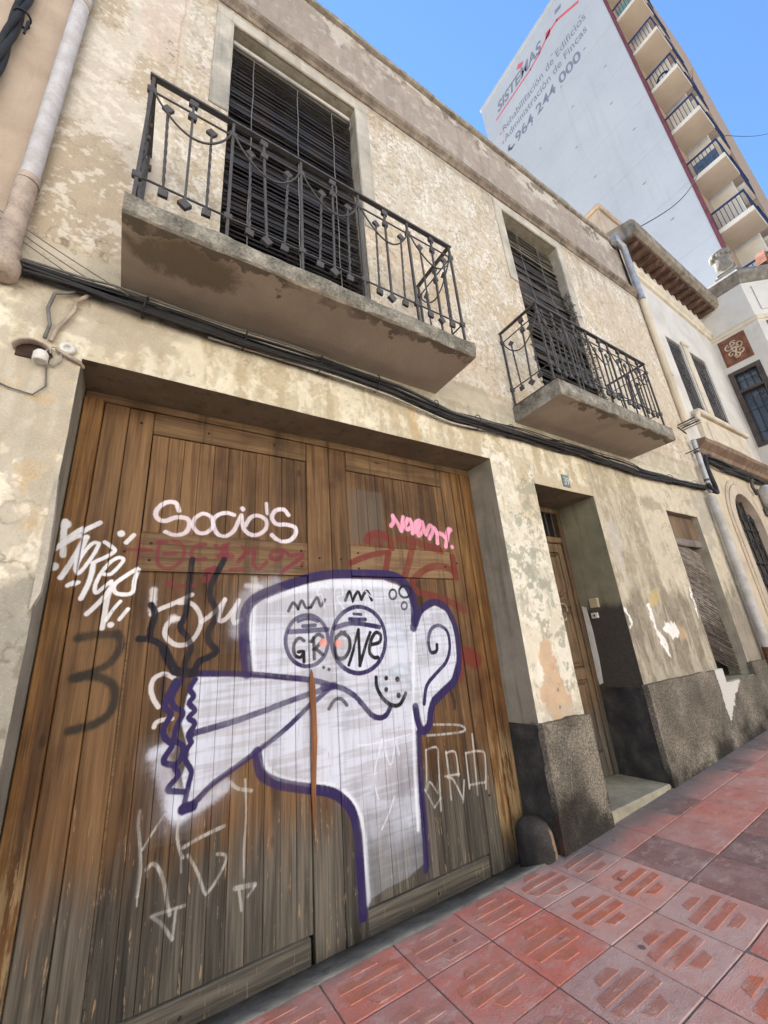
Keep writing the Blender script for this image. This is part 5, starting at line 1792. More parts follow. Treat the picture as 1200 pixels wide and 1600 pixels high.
mb.build('bar', M['iron_rust'], t)
mb = MB(); mb.tube([(8.10, .0, 4.45), (8.11, -.24, 4.47)], .010, 6)
mb.build('arm', M['iron_rust'], t)

# ------------------------------------------------------------------ neighbour on the left
lh = thing('left_house', 'pinkish beige rendered house at the left edge', 'house', (-3, 0, 0))
mb = MB()
xs, zs = cuts(-6, XL - .004, [], .3), cuts(-.2, 11.5, [4.2], .3)
wall_sheet(mb, xs, [z for z in zs if z >= 4.2], [], lambda x, z: -.002, .004, 0)
wall_sheet(mb, xs, [z for z in zs if z <= 4.2], [], lambda x, z: -.004, .004, 0, 1)
mb.box(-6, XL - .004, .02, 8.8, -.2, 11.4, 2)
mb.build('wall', [M['left_wall'], M['left_trim'], M['left_wall']], lh)
mb = MB(); mb.bbox(-1.75, -1.42, -.05, .0, 4.25, 11.4, .012)
mb.build('pilaster', M['left_trim'], lh)
t = thing('twisted_cable', 'thick twisted dark cable tied up the beige wall at the left', 'cable', (-1.1, -.05, 5))
for i in range(3):
    mb = MB(); mb.tube([(-1.085 + .020 * math.cos(5 * z + 2.1 * i) + .03 * math.sin(z * .9), -.055 + .020 * math.sin(5 * z + 2.1 * i), z) for z in np.linspace(3.95, 9.5, 110)], .021, 6)
    mb.build('strand', M['cable'], t)
mb = MB(); mb.tube([(-1.085 + .045 * math.cos(a), -.055 + .045 * math.sin(a), 6.05 + .01 * a) for a in np.linspace(0, 7.5, 18)] + [(-1.03, -.10, 6.0), (-1.03, -.10, 5.85)], .008, 5)
mb.build('tie', M['cable'], t)

# ------------------------------------------------------------------ white house beyond
wh = thing('white_house', 'white two-storey house with paired grilled windows, deep tiled eaves and an arched door', 'house', (10.5, 0, .2))
WA, WB = (9.33, 10.03, 5.68, 7.58), (10.40, 11.28, 5.68, 7.58)
XC = 12.46
arch = (9.42, 10.62)
AX, AR, AS = 10.02, .60, 3.30
mb = MB()
xs = cuts(XR + .004, XC, [WA[0], WA[1], WB[0], WB[1]], .25)
zs = cuts(4.6, 9.75, [WA[2], WA[3]], .25)
wall_sheet(mb, xs, zs, [WA, WB], lambda x, z: .0, .003, .002)
# ground floor with the arched opening
pts_in = [(AX + AR * math.cos(a), AS + AR * 1.08 * math.sin(a)) for a in np.linspace(math.pi, 0, 17)]
x0, x1 = XR + .004, XC
def quad(a, b, c, d, mi=1):
    mb.add([(p[0], 0.0, p[1]) for p in (a, b, c, d)], [(0, 1, 2, 3)], mi)
quad((x0, 0), (AX - AR, 0), (AX - AR, AS), (x0, AS)); quad((AX + AR, 0), (x1, 0), (x1, AS), (AX + AR, AS))
for i, (p, q) in enumerate(zip(pts_in[:-1], pts_in[1:])):
    quad(p, q, (q[0], 4.6), (p[0], 4.6))
quad((x0, AS), (AX - AR, AS), (AX - AR, 4.6), (x0, 4.6)); quad((AX + AR, AS), (x1, AS), (x1, 4.6), (AX + AR, 4.6))
# arch soffit and jambs
ring = [(AX - AR, 0)] + pts_in + [(AX + AR, 0)]
mb.add([(p[0], 0.0, p[1]) for p in ring] + [(p[0], .13, p[1]) for p in ring], [(i, i + 1, len(ring) + i + 1, len(ring) + i) for i in range(len(ring) - 1)], 2)
for h in (WA, WB):
    mb.box(h[0], h[1], .28, .30, h[2], h[3], 3)
    for (a, c, d, e) in ((h[0] - .01, h[0], h[2], h[3]), (h[1], h[1] + .01, h[2], h[3]), (h[0], h[1], h[3], h[3] + .01), (h[0], h[1], h[2] - .01, h[2])):
        mb.box(a, c, .003, .29, d, e, 0)
mb.box(XR + .006, XC + 5, .45, 9, -.2, 9.7, 0)
mb.build('wall', [M['white_wall'], M['white_low'], M['pinkish'], M['dark_void']], wh)
def wpart(name, mats, fn, parent=None):
    mb = MB(); fn(mb)
    return mb.build(name, mats, parent or wh)
# arch surround
def fn(mb):
    for r0, r1, y in ((AR + .003, AR + .20, -.035), (AR + .20, AR + .30, -.020)):
        a_ = [(AX + r0 * math.cos(a), AS + r0 * 1.08 * math.sin(a)) for a in np.linspace(math.pi, 0, 21)]
        b_ = [(AX + r1 * math.cos(a), AS + r1 * 1.06 * math.sin(a)) for a in np.linspace(math.pi, 0, 21)]
        a_ = [(AX - r0, .9)] + a_ + [(AX + r0, .9)]
        b_ = [(AX - r1, .9)] + b_ + [(AX + r1, .9)]
        n = len(a_)
        vs = [(p[0], y, p[1]) for p in a_] + [(p[0], y, p[1]) for p in b_] + [(p[0], .01, p[1]) for p in b_] + [(p[0], .01, p[1]) for p in a_]
        mb.add(vs, [(r * n + i, r * n + i + 1, ((r + 1) % 4) * n + i + 1, ((r + 1) % 4) * n + i) for r in range(4) for i in range(n - 1)])
wpart('arch_surround', M['pinkish'], fn)
wpart('plinth', M['white_low'], lambda mb: (mb.bbox(8.58, AX - AR - .002, -.06, .005, -.2, 1.22, .012), mb.bbox(AX + AR + .002, XC, -.06, .005, -.2, 1.22, .012)))
ad = wpart('arched_door', M['dark_frame'], lambda mb: mb.box(AX - AR - .02, AX + AR + .02, .125, .145, .25, AS + AR * 1.1))
for i in range(5):
    x = AX - AR + .04 + i * (2 * AR - .08) / 4
    wpart('grille_bar', M['cable'], lambda mb: mb.tube([(x, .085, .3), (x, .085, AS + AR * 1.05 * math.sqrt(max(0, 1 - ((x - AX) / AR) ** 2)))], .018, 6), ad)
for z in (1.1, 1.9, 2.6, 3.25):
    wpart('grille_bar', M['cable'], lambda mb: mb.tube([(AX - AR, .08, z), (AX + AR, .08, z)], .018, 6), ad)
for i in range(4):
    for zc in (2.25, 2.95, 3.5):
        wpart('grille_scroll', M['cable'], lambda mb: mb.tube([(AX - AR + .19 + i * .275 + (.02 + .010 * a) * math.cos(a), .075, zc + (.02 + .010 * a) * math.sin(a)) for a in np.linspace(0, 9, 20)], .010, 5), ad)
wpart('letter_box', M['pvc'], lambda mb: mb.bbox(10.25, 10.5, .05, .11, 1.78, 1.9, .01), ad)
# upper windows with grilles
for h in (WA, WB):
    w = wpart('window', M['shutter_grey'], lambda mb: mb.box(h[0] + .002, h[1] - .002, .085, .13, h[2] + .01, h[3] - .002))
    wpart('sill', M['moulding'], lambda mb: mb.bbox(h[0] - .06, h[1] + .06, -.05, .08, h[2] - .07, h[2] - .003, .012), w)
    n = 8
    for i in range(n):
        x = h[0] + .05 + (h[1] - h[0] - .10) * i / (n - 1)
        wpart('grille_bar', M['iron'], lambda mb: mb.tube([(x, .03, h[2] + .03), (x, .03, h[3] - .12)], .010, 5), w)
    for z in (h[2] + .08, h[2] + .26, h[3] - .16):
        wpart('grille_rail', M['iron'], lambda mb: mb.tube([(h[0], .03, z), (h[1], .03, z)], .014, 5), w)
    c = (h[0] + h[1]) / 2
    for k in range(5):
        zc = h[2] + .62 + k * .19
        s = 1 if k % 2 else -1
        wpart('grille_scroll', M['iron'], lambda mb: mb.tube([(c + s * (.10 + (.015 + .011 * a) * math.cos(a) - .06), .015, zc + (.015 + .011 * a) * math.sin(a)) for a in np.linspace(0, 8.5, 20)], .014, 5), w)
    for k in range(8):
        x = h[0] + .05 + (h[1] - h[0] - .1) * k / 7
        wpart('grille_finial', M['iron'], lambda mb: mb.prism([(x - .03, h[3] - .12), (x, h[3] - .18), (x + .03, h[3] - .12), (x, h[3] - .03)], 'y', .02, .035), w)
wpart('window_pier', M['moulding'], lambda mb: (mb.bbox(WA[1] + .06, WB[0] - .06, -.035, .004, WA[2] - .02, WA[3] + .02, .015), mb.bbox(WA[1] + .03, WB[0] - .03, -.06, .004, WA[3] + .022, WA[3] + .12, .02)))
# apron under the windows, scrolled end
wpart('window_apron', M['moulding'], lambda mb: (mb.bbox(9.10, 11.62, -.16, .004, 5.50, 5.60, .02), mb.bbox(9.20, 11.52, -.09, .004, 4.86, 5.497, .015), mb.bbox(9.45, 11.3, -.105, -.088, 4.98, 5.40, .008)))
wpart('scroll', M['moulding'], lambda mb: mb.tube([(9.12 - .09 * k, -.10, 5.52 - .16 * math.sin(k * 1.35)) for k in np.linspace(0, 1.8, 9)], [.05, .05, .045, .04, .036, .032, .03, .028, .025], 8))
def fn(mb):
    prof = [(.01, 4.56), (-.06, 4.58), (-.09, 4.66), (-.20, 4.74), (-.22, 4.80), (.01, 4.84)]
    mb.prism(prof, 'x', 8.60, XC)
wpart('brown_cornice', M['brown_band'], fn)
# slightly sagging string course and eaves
def zl(x, a, c):
    return a + (c - a) * (x - 8.6) / (XC - 8.6)
def run(prof, z0, z1, xa, xb):
    vs = [(xa, y, zl(xa, z0, z1) + z) for y, z in prof] + [(xb, y, zl(xb, z0, z1) + z) for y, z in prof]
    n = len(prof)
    return vs, [(i, n + i, n + (i + 1) % n, (i + 1) % n) for i in range(n)] + [list(range(n)), list(range(2 * n - 1, n - 1, -1))]
wpart('string_course', M['moulding'], lambda mb: mb.add(*run([(.01, -.10), (-.05, -.08), (-.06, 0), (-.10, .04), (-.11, .09), (.01, .12)], 9.10, 8.74, 8.60, XC)))
ev = wpart('eaves', M['eave_edge'], lambda mb: mb.add(*run([(.3, .10), (-.36, .03), (-.44, .08), (-.46, .30), (-.40, .40), (.5, .72)], 9.66, 9.42, 8.47, XC - .02)))
wpart('soffit_board', M['eave_wood'], lambda mb: mb.add(*run([(.05, -.02), (-.33, -.04), (-.33, .0), (.05, .05)], 9.70, 9.46, 8.55, XC - .04)), ev)
nr = 13
for i in range(nr):
    x = 8.68 + (XC - .2 - 8.68) * i / (nr - 1)
    z = zl(x, 9.66, 9.42)
    wpart('rafter_end', M['eave_wood'], lambda mb: mb.add([(a, y, z + q) for a in (x - .045, x + .045) for y, q in ((.02, -.10), (-.24, -.08), (-.33, -.03), (.02, .02))], [(0, 1, 2, 3), (7, 6, 5, 4), (0, 4, 5, 1), (1, 5, 6, 2), (2, 6, 7, 3), (3, 7, 4, 0)]), ev)
for i in range(22):
    x = 8.56 + (XC - .1 - 8.56) * i / 21
    z = zl(x, 9.66, 9.42)
    wpart('roof_tile', M['eave_edge'], lambda mb: mb.tube([(x, -.36, z + .36), (x, .35, z + .64)], [.07, .07], 10), ev)
# party wall rising behind the parapet
def fn(mb):
    mb.bbox(8.72, 10.05, .18, 1.5, 9.0, 11.32, .02)
    mb.bbox(8.66, 10.12, .11, 1.56, 11.323, 11.45, .03)
wpart('roof_block', M['left_wall'], fn)
wpart('gutter_head', M['zinc'], lambda mb: mb.bbox(8.22, 8.46, -.13, .02, 9.62, 9.80, .02), house)

# lantern by the arched door
t = thing('wall_lantern', 'pale rounded meter box hanging beyond the arched door', 'meter box', (11.15, -.1, 3.9))
mb = MB(); mb.lathe([(.05, -.30), (.12, -.26), (.14, -.05), (.13, .15), (.08, .24), (.02, .27)], (11.25, -.14, 4.02), 14)
mb.build('case', M['pvc'], t)
mb = MB(); mb.bbox(11.10, 11.40, -.06, -.004, 3.62, 3.80, .02)
mb.build('base', M['iron'], t)
t = thing('house_cables', 'dark clump of cables under the brown cornice of the white house', 'cables', (10.6, -.1, 4.45))
for i in range(7):
    ph = random.uniform(0, 6)
    mb = MB(); mb.tube([(x, -.06 - .02 * (i % 3), 4.50 - .015 * i - .05 * (x - 8.7) / 4 + .03 * math.sin(1.3 * x + ph) + .015 * math.sin(4 * x + ph)) for x in np.linspace(8.75, 12.3, 40)], random.choice((.014, .02, .026)), 6)
    mb.build('cable', M['cable'], t)
mb = MB(); mb.tube([(10.85, -.08, 4.40), (10.75, -.07, 4.2), (10.85, -.07, 4.05), (10.95, -.07, 4.15)], .03, 6)
mb.build('cable', M['iron'], t)

# ------------------------------------------------------------------ corner house with a projecting bay
ch = thing('corner_house', 'white house with a projecting bay, terracotta friezes and an urn on its corner', 'house', (15, -.5, .3))
BY, B0, B1 = -.96, 4.55, 10.02
C2 = (XC + .62, BY - .50)                        # end of the chamfered face
C3 = (19.0, BY - .50)
outline = [(XC, .0), (XC, BY), C2, C3, (19.0, 0.0)]
BW = (-.67, -.08, 5.48, 7.56)
mb = MB()
def face(p, q, z0, z1, mi=0):
    mb.add([(p[0], p[1], z0), (q[0], q[1], z0), (q[0], q[1], z1), (p[0], p[1], z1)], [(0, 1, 2, 3)], mi)
for z0, z1 in ((B0, BW[2]), (BW[3], B1)):
    face((XC, 0), (XC, BY), z0, z1)
face((XC, 0), (XC, BW[1]), BW[2], BW[3]); face((XC, BW[0]), (XC, BY), BW[2], BW[3])
for y in (BW[0], BW[1]):
    mb.add([(XC, y, BW[2]), (XC + .16, y, BW[2]), (XC + .16, y, BW[3]), (XC, y, BW[3])], [(0, 1, 2, 3)])
for z in (BW[2], BW[3]):
    mb.add([(XC, BW[0], z), (XC + .16, BW[0], z), (XC + .16, BW[1], z), (XC, BW[1], z)], [(0, 1, 2, 3)])
face((XC, BY), C2, B0, B1); face(C2, C3, B0, B1)
mb.add([(p[0], p[1], B0) for p in outline], [(0, 1, 2, 3, 4)])
mb.add([(p[0], p[1], B1) for p in outline], [(0, 1, 2, 3, 4)])
mb.box(XC + .17, 19, .0, 8.7, -.2, 10.0)
mb.build('wall', M['white_wall'], ch)
def cpart(name, mats, fn, parent=None):
    mb = MB(); fn(mb)
    return mb.build(name, mats, parent or ch)
win = cpart('bay_window', M['glass'], lambda mb: mb.box(XC + .13, XC + .15, BW[0] + .002, BW[1] - .002, BW[2] + .002, BW[3] - .002))
y0, y1, z0, z1 = BW
for a, c, d, e in ((y0 - .03, y0 + .07, z0, z1), (y1 - .07, y1 + .03, z0, z1), (y0 + .072, y1 - .072, z0, z0 + .09), (y0 + .072, y1 - .072, z1 - .10, z1), (y0 + .072, y1 - .072, z1 - .62, z1 - .55)):
    cpart('frame', M['dark_frame'], lambda mb: mb.box(XC - .025, XC + .12, a, c, d, e), win)
for i in range(4):
    y = y0 + .10 + (y1 - y0 - .20) * i / 3
    cpart('grille_bar', M['cable'], lambda mb: mb.tube([(XC + .05, y, z0 + .05), (XC + .05, y, z1 - .08)], .010, 5), win)
for z in (z0 + .35, z0 + .95, z0 + 1.45, z1 - .30):
    cpart('grille_bar', M['cable'], lambda mb: mb.tube([(XC + .05, y0, z), (XC + .05, y1, z)], .010, 5), win)
for s in (-1, 1):
    for zc in (z0 + 1.10, z0 + 1.28):
        cpart('grille_scroll', M['cable'], lambda mb: mb.tube([(XC + .045, (y0 + y1) / 2 + s * (.04 + (.012 + .008 * a) * math.cos(a) + .05), zc + (.012 + .008 * a) * math.sin(a)) for a in np.linspace(0, 8, 16)], .008, 5), win)
# frieze panels in terracotta with a scrolled ornament
def frieze(p, q, z0, z1):
    """panel on the face from plan point p to q"""
    d = Vector((q[0] - p[0], q[1] - p[1], 0)); l = d.length; d.normalize()
    nrm = Vector((d.y, -d.x, 0))
    if nrm.x > 0:
        nrm = -nrm
    def P(u, z, o):
        w = Vector((p[0], p[1], 0)) + d * u + nrm * o
        return (w.x, w.y, z)
    pan = cpart('frieze', M['frieze'], lambda mb: mb.add([P(u, z, o) for o in (.004, .018) for u, z in ((0, z0), (l, z0), (l, z1), (0, z1))], [(4, 5, 6, 7), (0, 1, 5, 4), (1, 2, 6, 5), (2, 3, 7, 6), (3, 0, 4, 7)]))
    c, zc, s = l / 2, (z0 + z1) / 2, (z1 - z0)
    for a0, r0, du, dz in ((0, .10, 0, 0), (1.5, .13, -.14, .12), (3.6, .13, .14, .12), (5, .13, -.14, -.12), (2.4, .13, .14, -.12), (.7, .10, 0, .22), (4, .10, 0, -.22)):
        cpart('scroll_ornament', M['frieze_ornament'], lambda mb: mb.tube([P(c + du * s * .9 + (r0 * s * (1 - t / 9)) * math.cos(a0 + t), zc + dz * s + (r0 * s * (1 - t / 9)) * math.sin(a0 + t), .026) for t in np.linspace(0, 7.5, 18)], .018, 5), pan)
frieze((XC, -.10), (XC, -.66), 7.74, 8.50)
dch = Vector((C2[0] - XC, C2[1] - BY, 0))
frieze((XC + dch.x * .22, BY + dch.y * .22), (XC + dch.x * .85, BY + dch.y * .85), 7.74, 8.50)
def course(prof, mats, name):
    """moulding following the bay in plan: list of (outset, z)"""
    pts = [(XC, .0), (XC, BY), C2, C3]
    mb = MB()
    dirs = []
    for i in range(3):
        e = Vector((pts[i + 1][0] - pts[i][0], pts[i + 1][1] - pts[i][1])).normalized()
        dirs.append(Vector((e.y, -e.x)))
    nor = [dirs[0], (dirs[0] + dirs[1]) / (1 + dirs[0].dot(dirs[1])), (dirs[1] + dirs[2]) / (1 + dirs[1].dot(dirs[2])), dirs[2]]
    if dirs[0].x > 0:
        nor = [-q for q in nor]
    n = len(prof)
    vs = [(p[0] + q.x * o, p[1] + q.y * o, z) for p, q in zip(pts, nor) for o, z in prof]
    mb.add(vs, [(a * n + j, a * n + n + j, a * n + n + (j + 1) % n, a * n + (j + 1) % n) for a in range(3) for j in range(n)])
    mb.add(vs[:n], [list(range(n))])
    return mb.build(name, mats, ch)
course([(-.01, 8.56), (.03, 8.58), (.05, 8.66), (.02, 8.70), (-.01, 8.72)], M['moulding'], 'string_course')
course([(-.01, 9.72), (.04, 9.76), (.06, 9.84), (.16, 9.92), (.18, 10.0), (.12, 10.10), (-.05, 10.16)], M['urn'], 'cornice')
cpart('raised_panel', M['white_wall'], lambda mb: [mb.add([(XC + dch.x * t + o * q[0], BY + dch.y * t + o * q[1], z) for o in (.003, .025) for t, z in ((.25, 8.85), (.85, 8.85), (.85, 9.60), (.25, 9.60))], [(4, 5, 6, 7), (0, 1, 5, 4), (1, 2, 6, 5), (2, 3, 7, 6), (3, 0, 4, 7)]) for q in ((-.63, -.78),)])
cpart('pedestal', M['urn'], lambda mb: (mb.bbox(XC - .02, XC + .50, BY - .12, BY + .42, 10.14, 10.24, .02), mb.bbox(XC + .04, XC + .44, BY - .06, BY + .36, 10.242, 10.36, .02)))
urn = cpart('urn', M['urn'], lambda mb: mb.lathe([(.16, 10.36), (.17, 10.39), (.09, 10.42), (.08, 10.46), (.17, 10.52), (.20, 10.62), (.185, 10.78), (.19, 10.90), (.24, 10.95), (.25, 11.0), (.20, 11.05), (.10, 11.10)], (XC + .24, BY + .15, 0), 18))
for k in range(12):
    a = k * math.pi / 6
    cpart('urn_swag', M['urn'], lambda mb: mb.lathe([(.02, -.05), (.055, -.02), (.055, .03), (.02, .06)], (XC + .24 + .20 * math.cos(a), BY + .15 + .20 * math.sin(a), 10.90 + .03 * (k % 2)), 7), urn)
cpart('crest', M['frieze'], lambda mb: mb.prism([(C2[0] - .25, 10.14), (C2[0] + 1.3, 10.14), (C2[0] + 1.3, 10.45), (C2[0] + .9, 10.85), (C2[0] + .45, 10.95), (C2[0] + .15, 10.65), (C2[0] - .05, 10.3)], 'y', BY - .55, BY - .35))
cpart('crest_ornament', M['frieze_ornament'], lambda mb: mb.tube([(C2[0] + .45 + (.25 - .03 * a) * math.cos(a), BY - .57, 10.5 + (.25 - .03 * a) * math.sin(a)) for a in np.linspace(0, 7, 18)], .035, 6))

# ------------------------------------------------------------------ apartment tower with painted end wall
tw = thing('apartment_tower', 'tall apartment block with a pale painted advertising end wall and stacked balconies', 'building', (24, 4, 0))
TX, TT = 19.65, 41.0
mb = MB(); mb.box(TX, 34, .02, 8.75, -.5, TT)
mb.build('wall', M['tower_wall'], tw)
mb = MB(); mb.box(TX - .02, TX + .26, -.10, .016, -.5, TT)
mb.build('corner_strip', M['maroon'], tw)
mb = MB(); mb.box(TX + .264, 34, -.02, .014, -.5, TT)
mb.build('front_wall', M['tower_back'], tw)
mb = MB(); mb.bbox(TX - .06, 34.1, -.15, 8.81, TT + .003, TT + .35, .03)
mb.build('roof_edge', M['tower_wall'], tw)
def side(u, v, q):                                # plane of the end wall: u runs towards the street
    return (TX - .006 - q, -u, v)
ins = thing('wall_advert', 'painted advertisement SISTEMAS with red roof line high on the tower end wall', 'advertisement', (TX, 4, 38))
text_mesh('SISTEMAS', -7.50, 38.72, .92, M['ink_blue'], 'lettering', ins, w=4.0, shear=.28, bold=.028, frame=side)
text_mesh('Rehabilitación de Edificios', -7.48, 36.42, .66, M['ink_blue'], 'lettering', ins, w=6.5, frame=side)
text_mesh('Administración de Fincas', -7.55, 35.45, .66, M['ink_blue'], 'lettering', ins, w=6.4, frame=side)
text_mesh('964 244 000', -6.80, 34.15, .84, M['ink_blue'], 'lettering', ins, w=4.95, bold=.02, frame=side)
def poly(pts, w, mat, name):
    mb = MB()
    for (a, c) in zip(pts[:-1], pts[1:]):
        d = Vector((c[0] - a[0], c[1] - a[1])).normalized()
        n = Vector((-d.y, d.x)) * w / 2
        e = d * w * .2
        mb.add([side(a[0] - e.x + n.x * s, a[1] - e.y + n.y * s, q) for q in (-.002, .002) for s in (1, -1)] + [side(c[0] + e.x + n.x * s, c[1] + e.y + n.y * s, q) for q in (-.002, .002) for s in (1, -1)],
               [(2, 3, 7, 6), (0, 2, 6, 4), (1, 5, 7, 3), (0, 4, 5, 1), (0, 1, 3, 2), (4, 6, 7, 5)])
    return mb.build(name, mat, ins)
poly([(-7.76, 38.32), (-4.6, 38.40), (-3.8, 38.62), (-2.9, 39.15)], .16, M['ink_red'], 'red_line')
poly([(-2.9, 39.15), (-2.3, 39.20), (-1.0, 38.25)], .20, M['ink_red'], 'red_line')
poly([(-3.05, 38.95), (-2.95, 39.35)], .35, M['ink_red'], 'red_line')
poly([(-5.3, 40.1), (-5.0, 39.8)], .35, M['ink_red'], 'faded_mark')
poly([(-2.2, 39.95), (-1.9, 39.85)], .30, M['ink_blue'], 'faded_mark')
poly([(-7.35, 34.75), (-7.45, 34.45), (-7.25, 34.25), (-7.0, 34.3)], .20, M['ink_blue'], 'phone_mark')
for z in (36.65, 35.65):
    poly([(-7.78, z), (-7.66, z)], .14, M['ink_red'], 'bullet')
# fixing holes in the end wall
mb = MB()
for i in range(9):
    for k in range(4):
        y = 1.0 + k * 2.1 + .5 * (i % 2) + random.uniform(-.3, .3)
        z = 14 + i * 2.9 + random.uniform(-.5, .5)
        mb.box(TX - .012, TX + .01, y - .07, y + .07, z - .03, z + .03)
o = mb.build('fixing_holes', M['ink_blue'], tw); o['kind'] = 'stuff'
# stacked balconies
XB0, XB1, YB = TX + .25, TX + 1.75, -1.27
for k in range(-1, 9):
    zs_ = 17.25 + 3.29 * k
    mb = MB()
    mb.box(XB0, XB1, YB, -.022, zs_, zs_ + .03, 0)
    mb.box(XB0 - .02, XB1 + .02, YB - .02, -.022, zs_ + .031, zs_ + .24, 1)
    bal = mb.build('balcony', [M['slab_under'], M['slab_edge']], tw)
    rt = zs_ + 1.25
    mb = MB(); mb.box(XB0, XB0 + .06, YB, -.02, rt - .07, rt)
    mb.build('handrail', M['rail_blue'], bal)
    mb = MB(); mb.box(XB0 + .062, XB1, YB, YB + .06, rt - .07, rt)
    mb.build('handrail', M['rail_blue'], bal)
    bm_ = MB(); bm_.box(-.012, .012, -.012, .012, 0, rt - .07 - zs_ - .24)
    bme = bm_.mesh('rail_bar', M['rail_blue'])
    for i in range(9):
        inst('rail_bar', bme, bal, (XB0 + .03, -.10 - i * .143, zs_ + .24))
    for i in range(13):
        inst('rail_bar', bme, bal, (XB0 + .10 + i * .118, YB + .03, zs_ + .24))
    if k in (1, 5):
        mb = MB(); mb.box(XB0 + .02, XB0 + .04, -1.1, -.25, zs_ + .30, zs_ + .85)
        mb.build('screen', M['awning' if k == 1 else 'screen_green'], bal)
# run of further balcony railings and a vertical casing beyond
mb = MB(); mb.box(XB1 + .30, XB1 + .85, YB + .35, -.022, -.5, TT - 1)
mb.build('casing', M['slab_edge'], tw)
mb = MB(); mb.box(XB1 + 2.2, XB1 + 7.5, YB, -.022, -.5, TT - 2)
mb.build('far_bay', M['tower_back'], tw)
for k in range(-1, 9):
    z = 17.25 + 3.29 * k
    mb = MB(); mb.box(XB1 + .9, XB1 + 2.15, YB + .05, -.022, z + .1, z + .3)
    b2 = mb.build('far_balcony', M['slab_edge'], tw)
    bm_ = MB(); bm_.box(-.02, .02, -.02, .02, 0, 1.0)
    bme = bm_.mesh('rail_bar', M['rail_blue'])
    for i in range(10):
        inst('rail_bar', bme, b2, (XB1 + .05 + i * .22, YB + .0, z + .28))
    mb = MB(); mb.box(XB1 + .03, XB1 + 2.12, YB - .04, YB + .04, z + 1.2, z + 1.28)
    mb.build('handrail', M['rail_blue'], b2)

# potted plants and a fan on the tower balconies
def potted(x, y, z, s, label):
    t = thing('potted_plant', label, 'plant', (x, y, z))
    mb = MB(); mb.lathe([(.10 * s, 0), (.15 * s, .24 * s), (.13 * s, .24 * s)], (x, y, z), 10)
    mb.build('pot', M['frieze'], t)
    mb = MB()
    for _ in range(90):
        a, e, r = random.uniform(0, 6.28), random.uniform(.1, 1.5), random.uniform(.05, .32) * s
        p = Vector((x + r * math.cos(a) * math.cos(e), y + r * math.sin(a) * math.cos(e), z + .26 * s + r * math.sin(e) * 1.3))
        u = Vector((random.gauss(0, 1), random.gauss(0, 1), random.gauss(0, 1))).normalized() * .07 * s
        v = Vector((random.gauss(0, 1), random.gauss(0, 1), random.gauss(0, 1))).normalized() * .035 * s
        mb.add([p - u, p + v, p + u, p - v], [(0, 1, 2, 3)])
    mb.build('leaves', M['plant'], t)
potted(XB0 + .25, -.55, 17.25 + 3.29 * 6 + .24, 1.3, 'leafy potted plant on the uppermost visible tower balcony')
potted(XB0 + .25, -.95, 17.25 + 3.29 * 6 + .24, 1.1, 'second leafy pot nearer the railing of the uppermost balcony')
t = thing('air_conditioner', 'round dark cooling fan unit behind a tower balcony railing', 'fan unit', (XB0 + .3, -.6, 17.25 + 3.29 * 3 + .3))
mb = MB(); mb.bbox(XB0 + .2, XB0 + .5, -.95, -.35, 17.25 + 3.29 * 3 + .25, 17.25 + 3.29 * 3 + .85, .03)
mb.build('case', M['slab_edge'], t)
mb = MB(); mb.tube([(XB0 + .19, -.65 + .22 * math.cos(a), 17.25 + 3.29 * 3 + .55 + .22 * math.sin(a)) for a in np.linspace(0, 6.3, 22)], .05, 6)
mb.build('fan_ring', M['cable'], t)

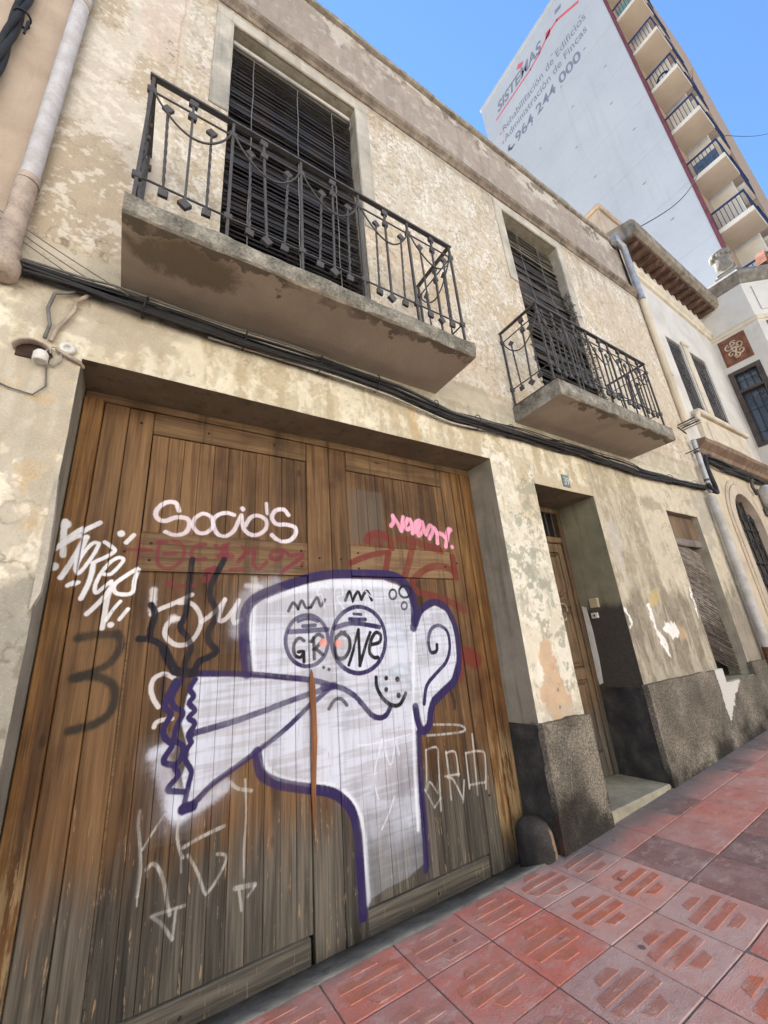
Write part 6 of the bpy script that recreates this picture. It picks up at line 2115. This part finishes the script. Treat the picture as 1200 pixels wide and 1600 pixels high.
# aerial on the tower roof, overhead wires
t = thing('roof_aerial', 'television aerial standing on the tower roof against the sky', 'aerial', (23.5, -.9, 30))
mb = MB(); mb.tube([(23.0, -1.3, 26.8), (23.0, -1.3, 29.6)], .016, 6)
mb.build('mast', M['rail_blue'], t)
for i in range(5):
    z = 30.6 + .22 * i
    mb = MB(); mb.tube([(22.75 + .05 * i, -1.3 - .06 * i, z - 1.5), (23.3 - .04 * i, -1.3 + .06 * i, z - 1.45)], .010, 5)
    mb.build('element', M['rail_blue'], t)
t = thing('overhead_wire', 'thin wire crossing from the white eaves to the tower balconies', 'wire', (8.9, -.3, 10.2))
mb = MB(); mb.tube([(8.9 + (19.9 - 8.9) * q, -.3 - .2 * q, 10.15 + 10.9 * q - .45 * math.sin(math.pi * q)) for q in np.linspace(0, 1, 24)], .013, 5)
mb.build('wire', M['cable'], t)

# ------------------------------------------------------------------ sunlit houses across the street, unseen behind the camera, added to bounce light back
HT = [(-24, -15.2, 8.6), (-15.1, -7.3, 11.2), (-7.2, 1.6, 9.4), (1.7, 10.2, 12.0), (10.3, 19.4, 9.0), (19.5, 29, 11.5)]
M['opposite'] = plaster('pale_cream_render', (.60, .56, .49), (.69, .65, .58), (.76, .73, .67), 1.2, .2, streak=.08)
OPP = ['low cream house at the far left end of the row across the street', 'tall cream house second from the left across the street', 'cream house directly opposite the graffiti gate',
       'tallest cream house across the street, opposite the smaller balcony', 'low cream house across the street facing the white house', 'tall cream house at the right end of the row across the street']
for (x0, x1, h), lab in zip(HT, OPP):
    t = thing('opposite_house', lab, 'house', ((x0 + x1) / 2, -11.5, 0), 'unseen houses added across the street')
    mb = MB(); mb.box(x0, x1, -21, -11.5, -.4, h)
    mb.build('wall', M['opposite'], t)
    mb = MB(); mb.bbox(x0 - .02, x1 + .02, -11.8, -11.32, h + .003, h + .25, .04)
    mb.build('cornice', M['opposite'], t)
    n = 3
    for i in range(n):
        xc = x0 + (x1 - x0) * (i + .5) / n
        for k, zb in enumerate((.1, 4.1, 7.2)):
            if zb + 2.4 > h:
                continue
            mb = MB(); mb.box(xc - .55, xc + .55, -11.49, -11.44, zb + ground_z(xc), zb + 2.2 + ground_z(xc))
            mb.build('door' if k == 0 else 'window', M['wood_door'] if k == 0 else M['shutter_grey'], t)

t = thing('overhead_wire', 'thin wire leaving the tower into the blue sky at the right', 'wire', (22.4, -1.4, 24.2))
mb = MB(); mb.tube([(22.4 + 9 * q, -1.4 - 1.2 * q, 24.0 + 6.5 * q - .2 * math.sin(3.1 * q)) for q in np.linspace(0, 1, 12)], .013, 5)
mb.build('wire', M['cable'], t)
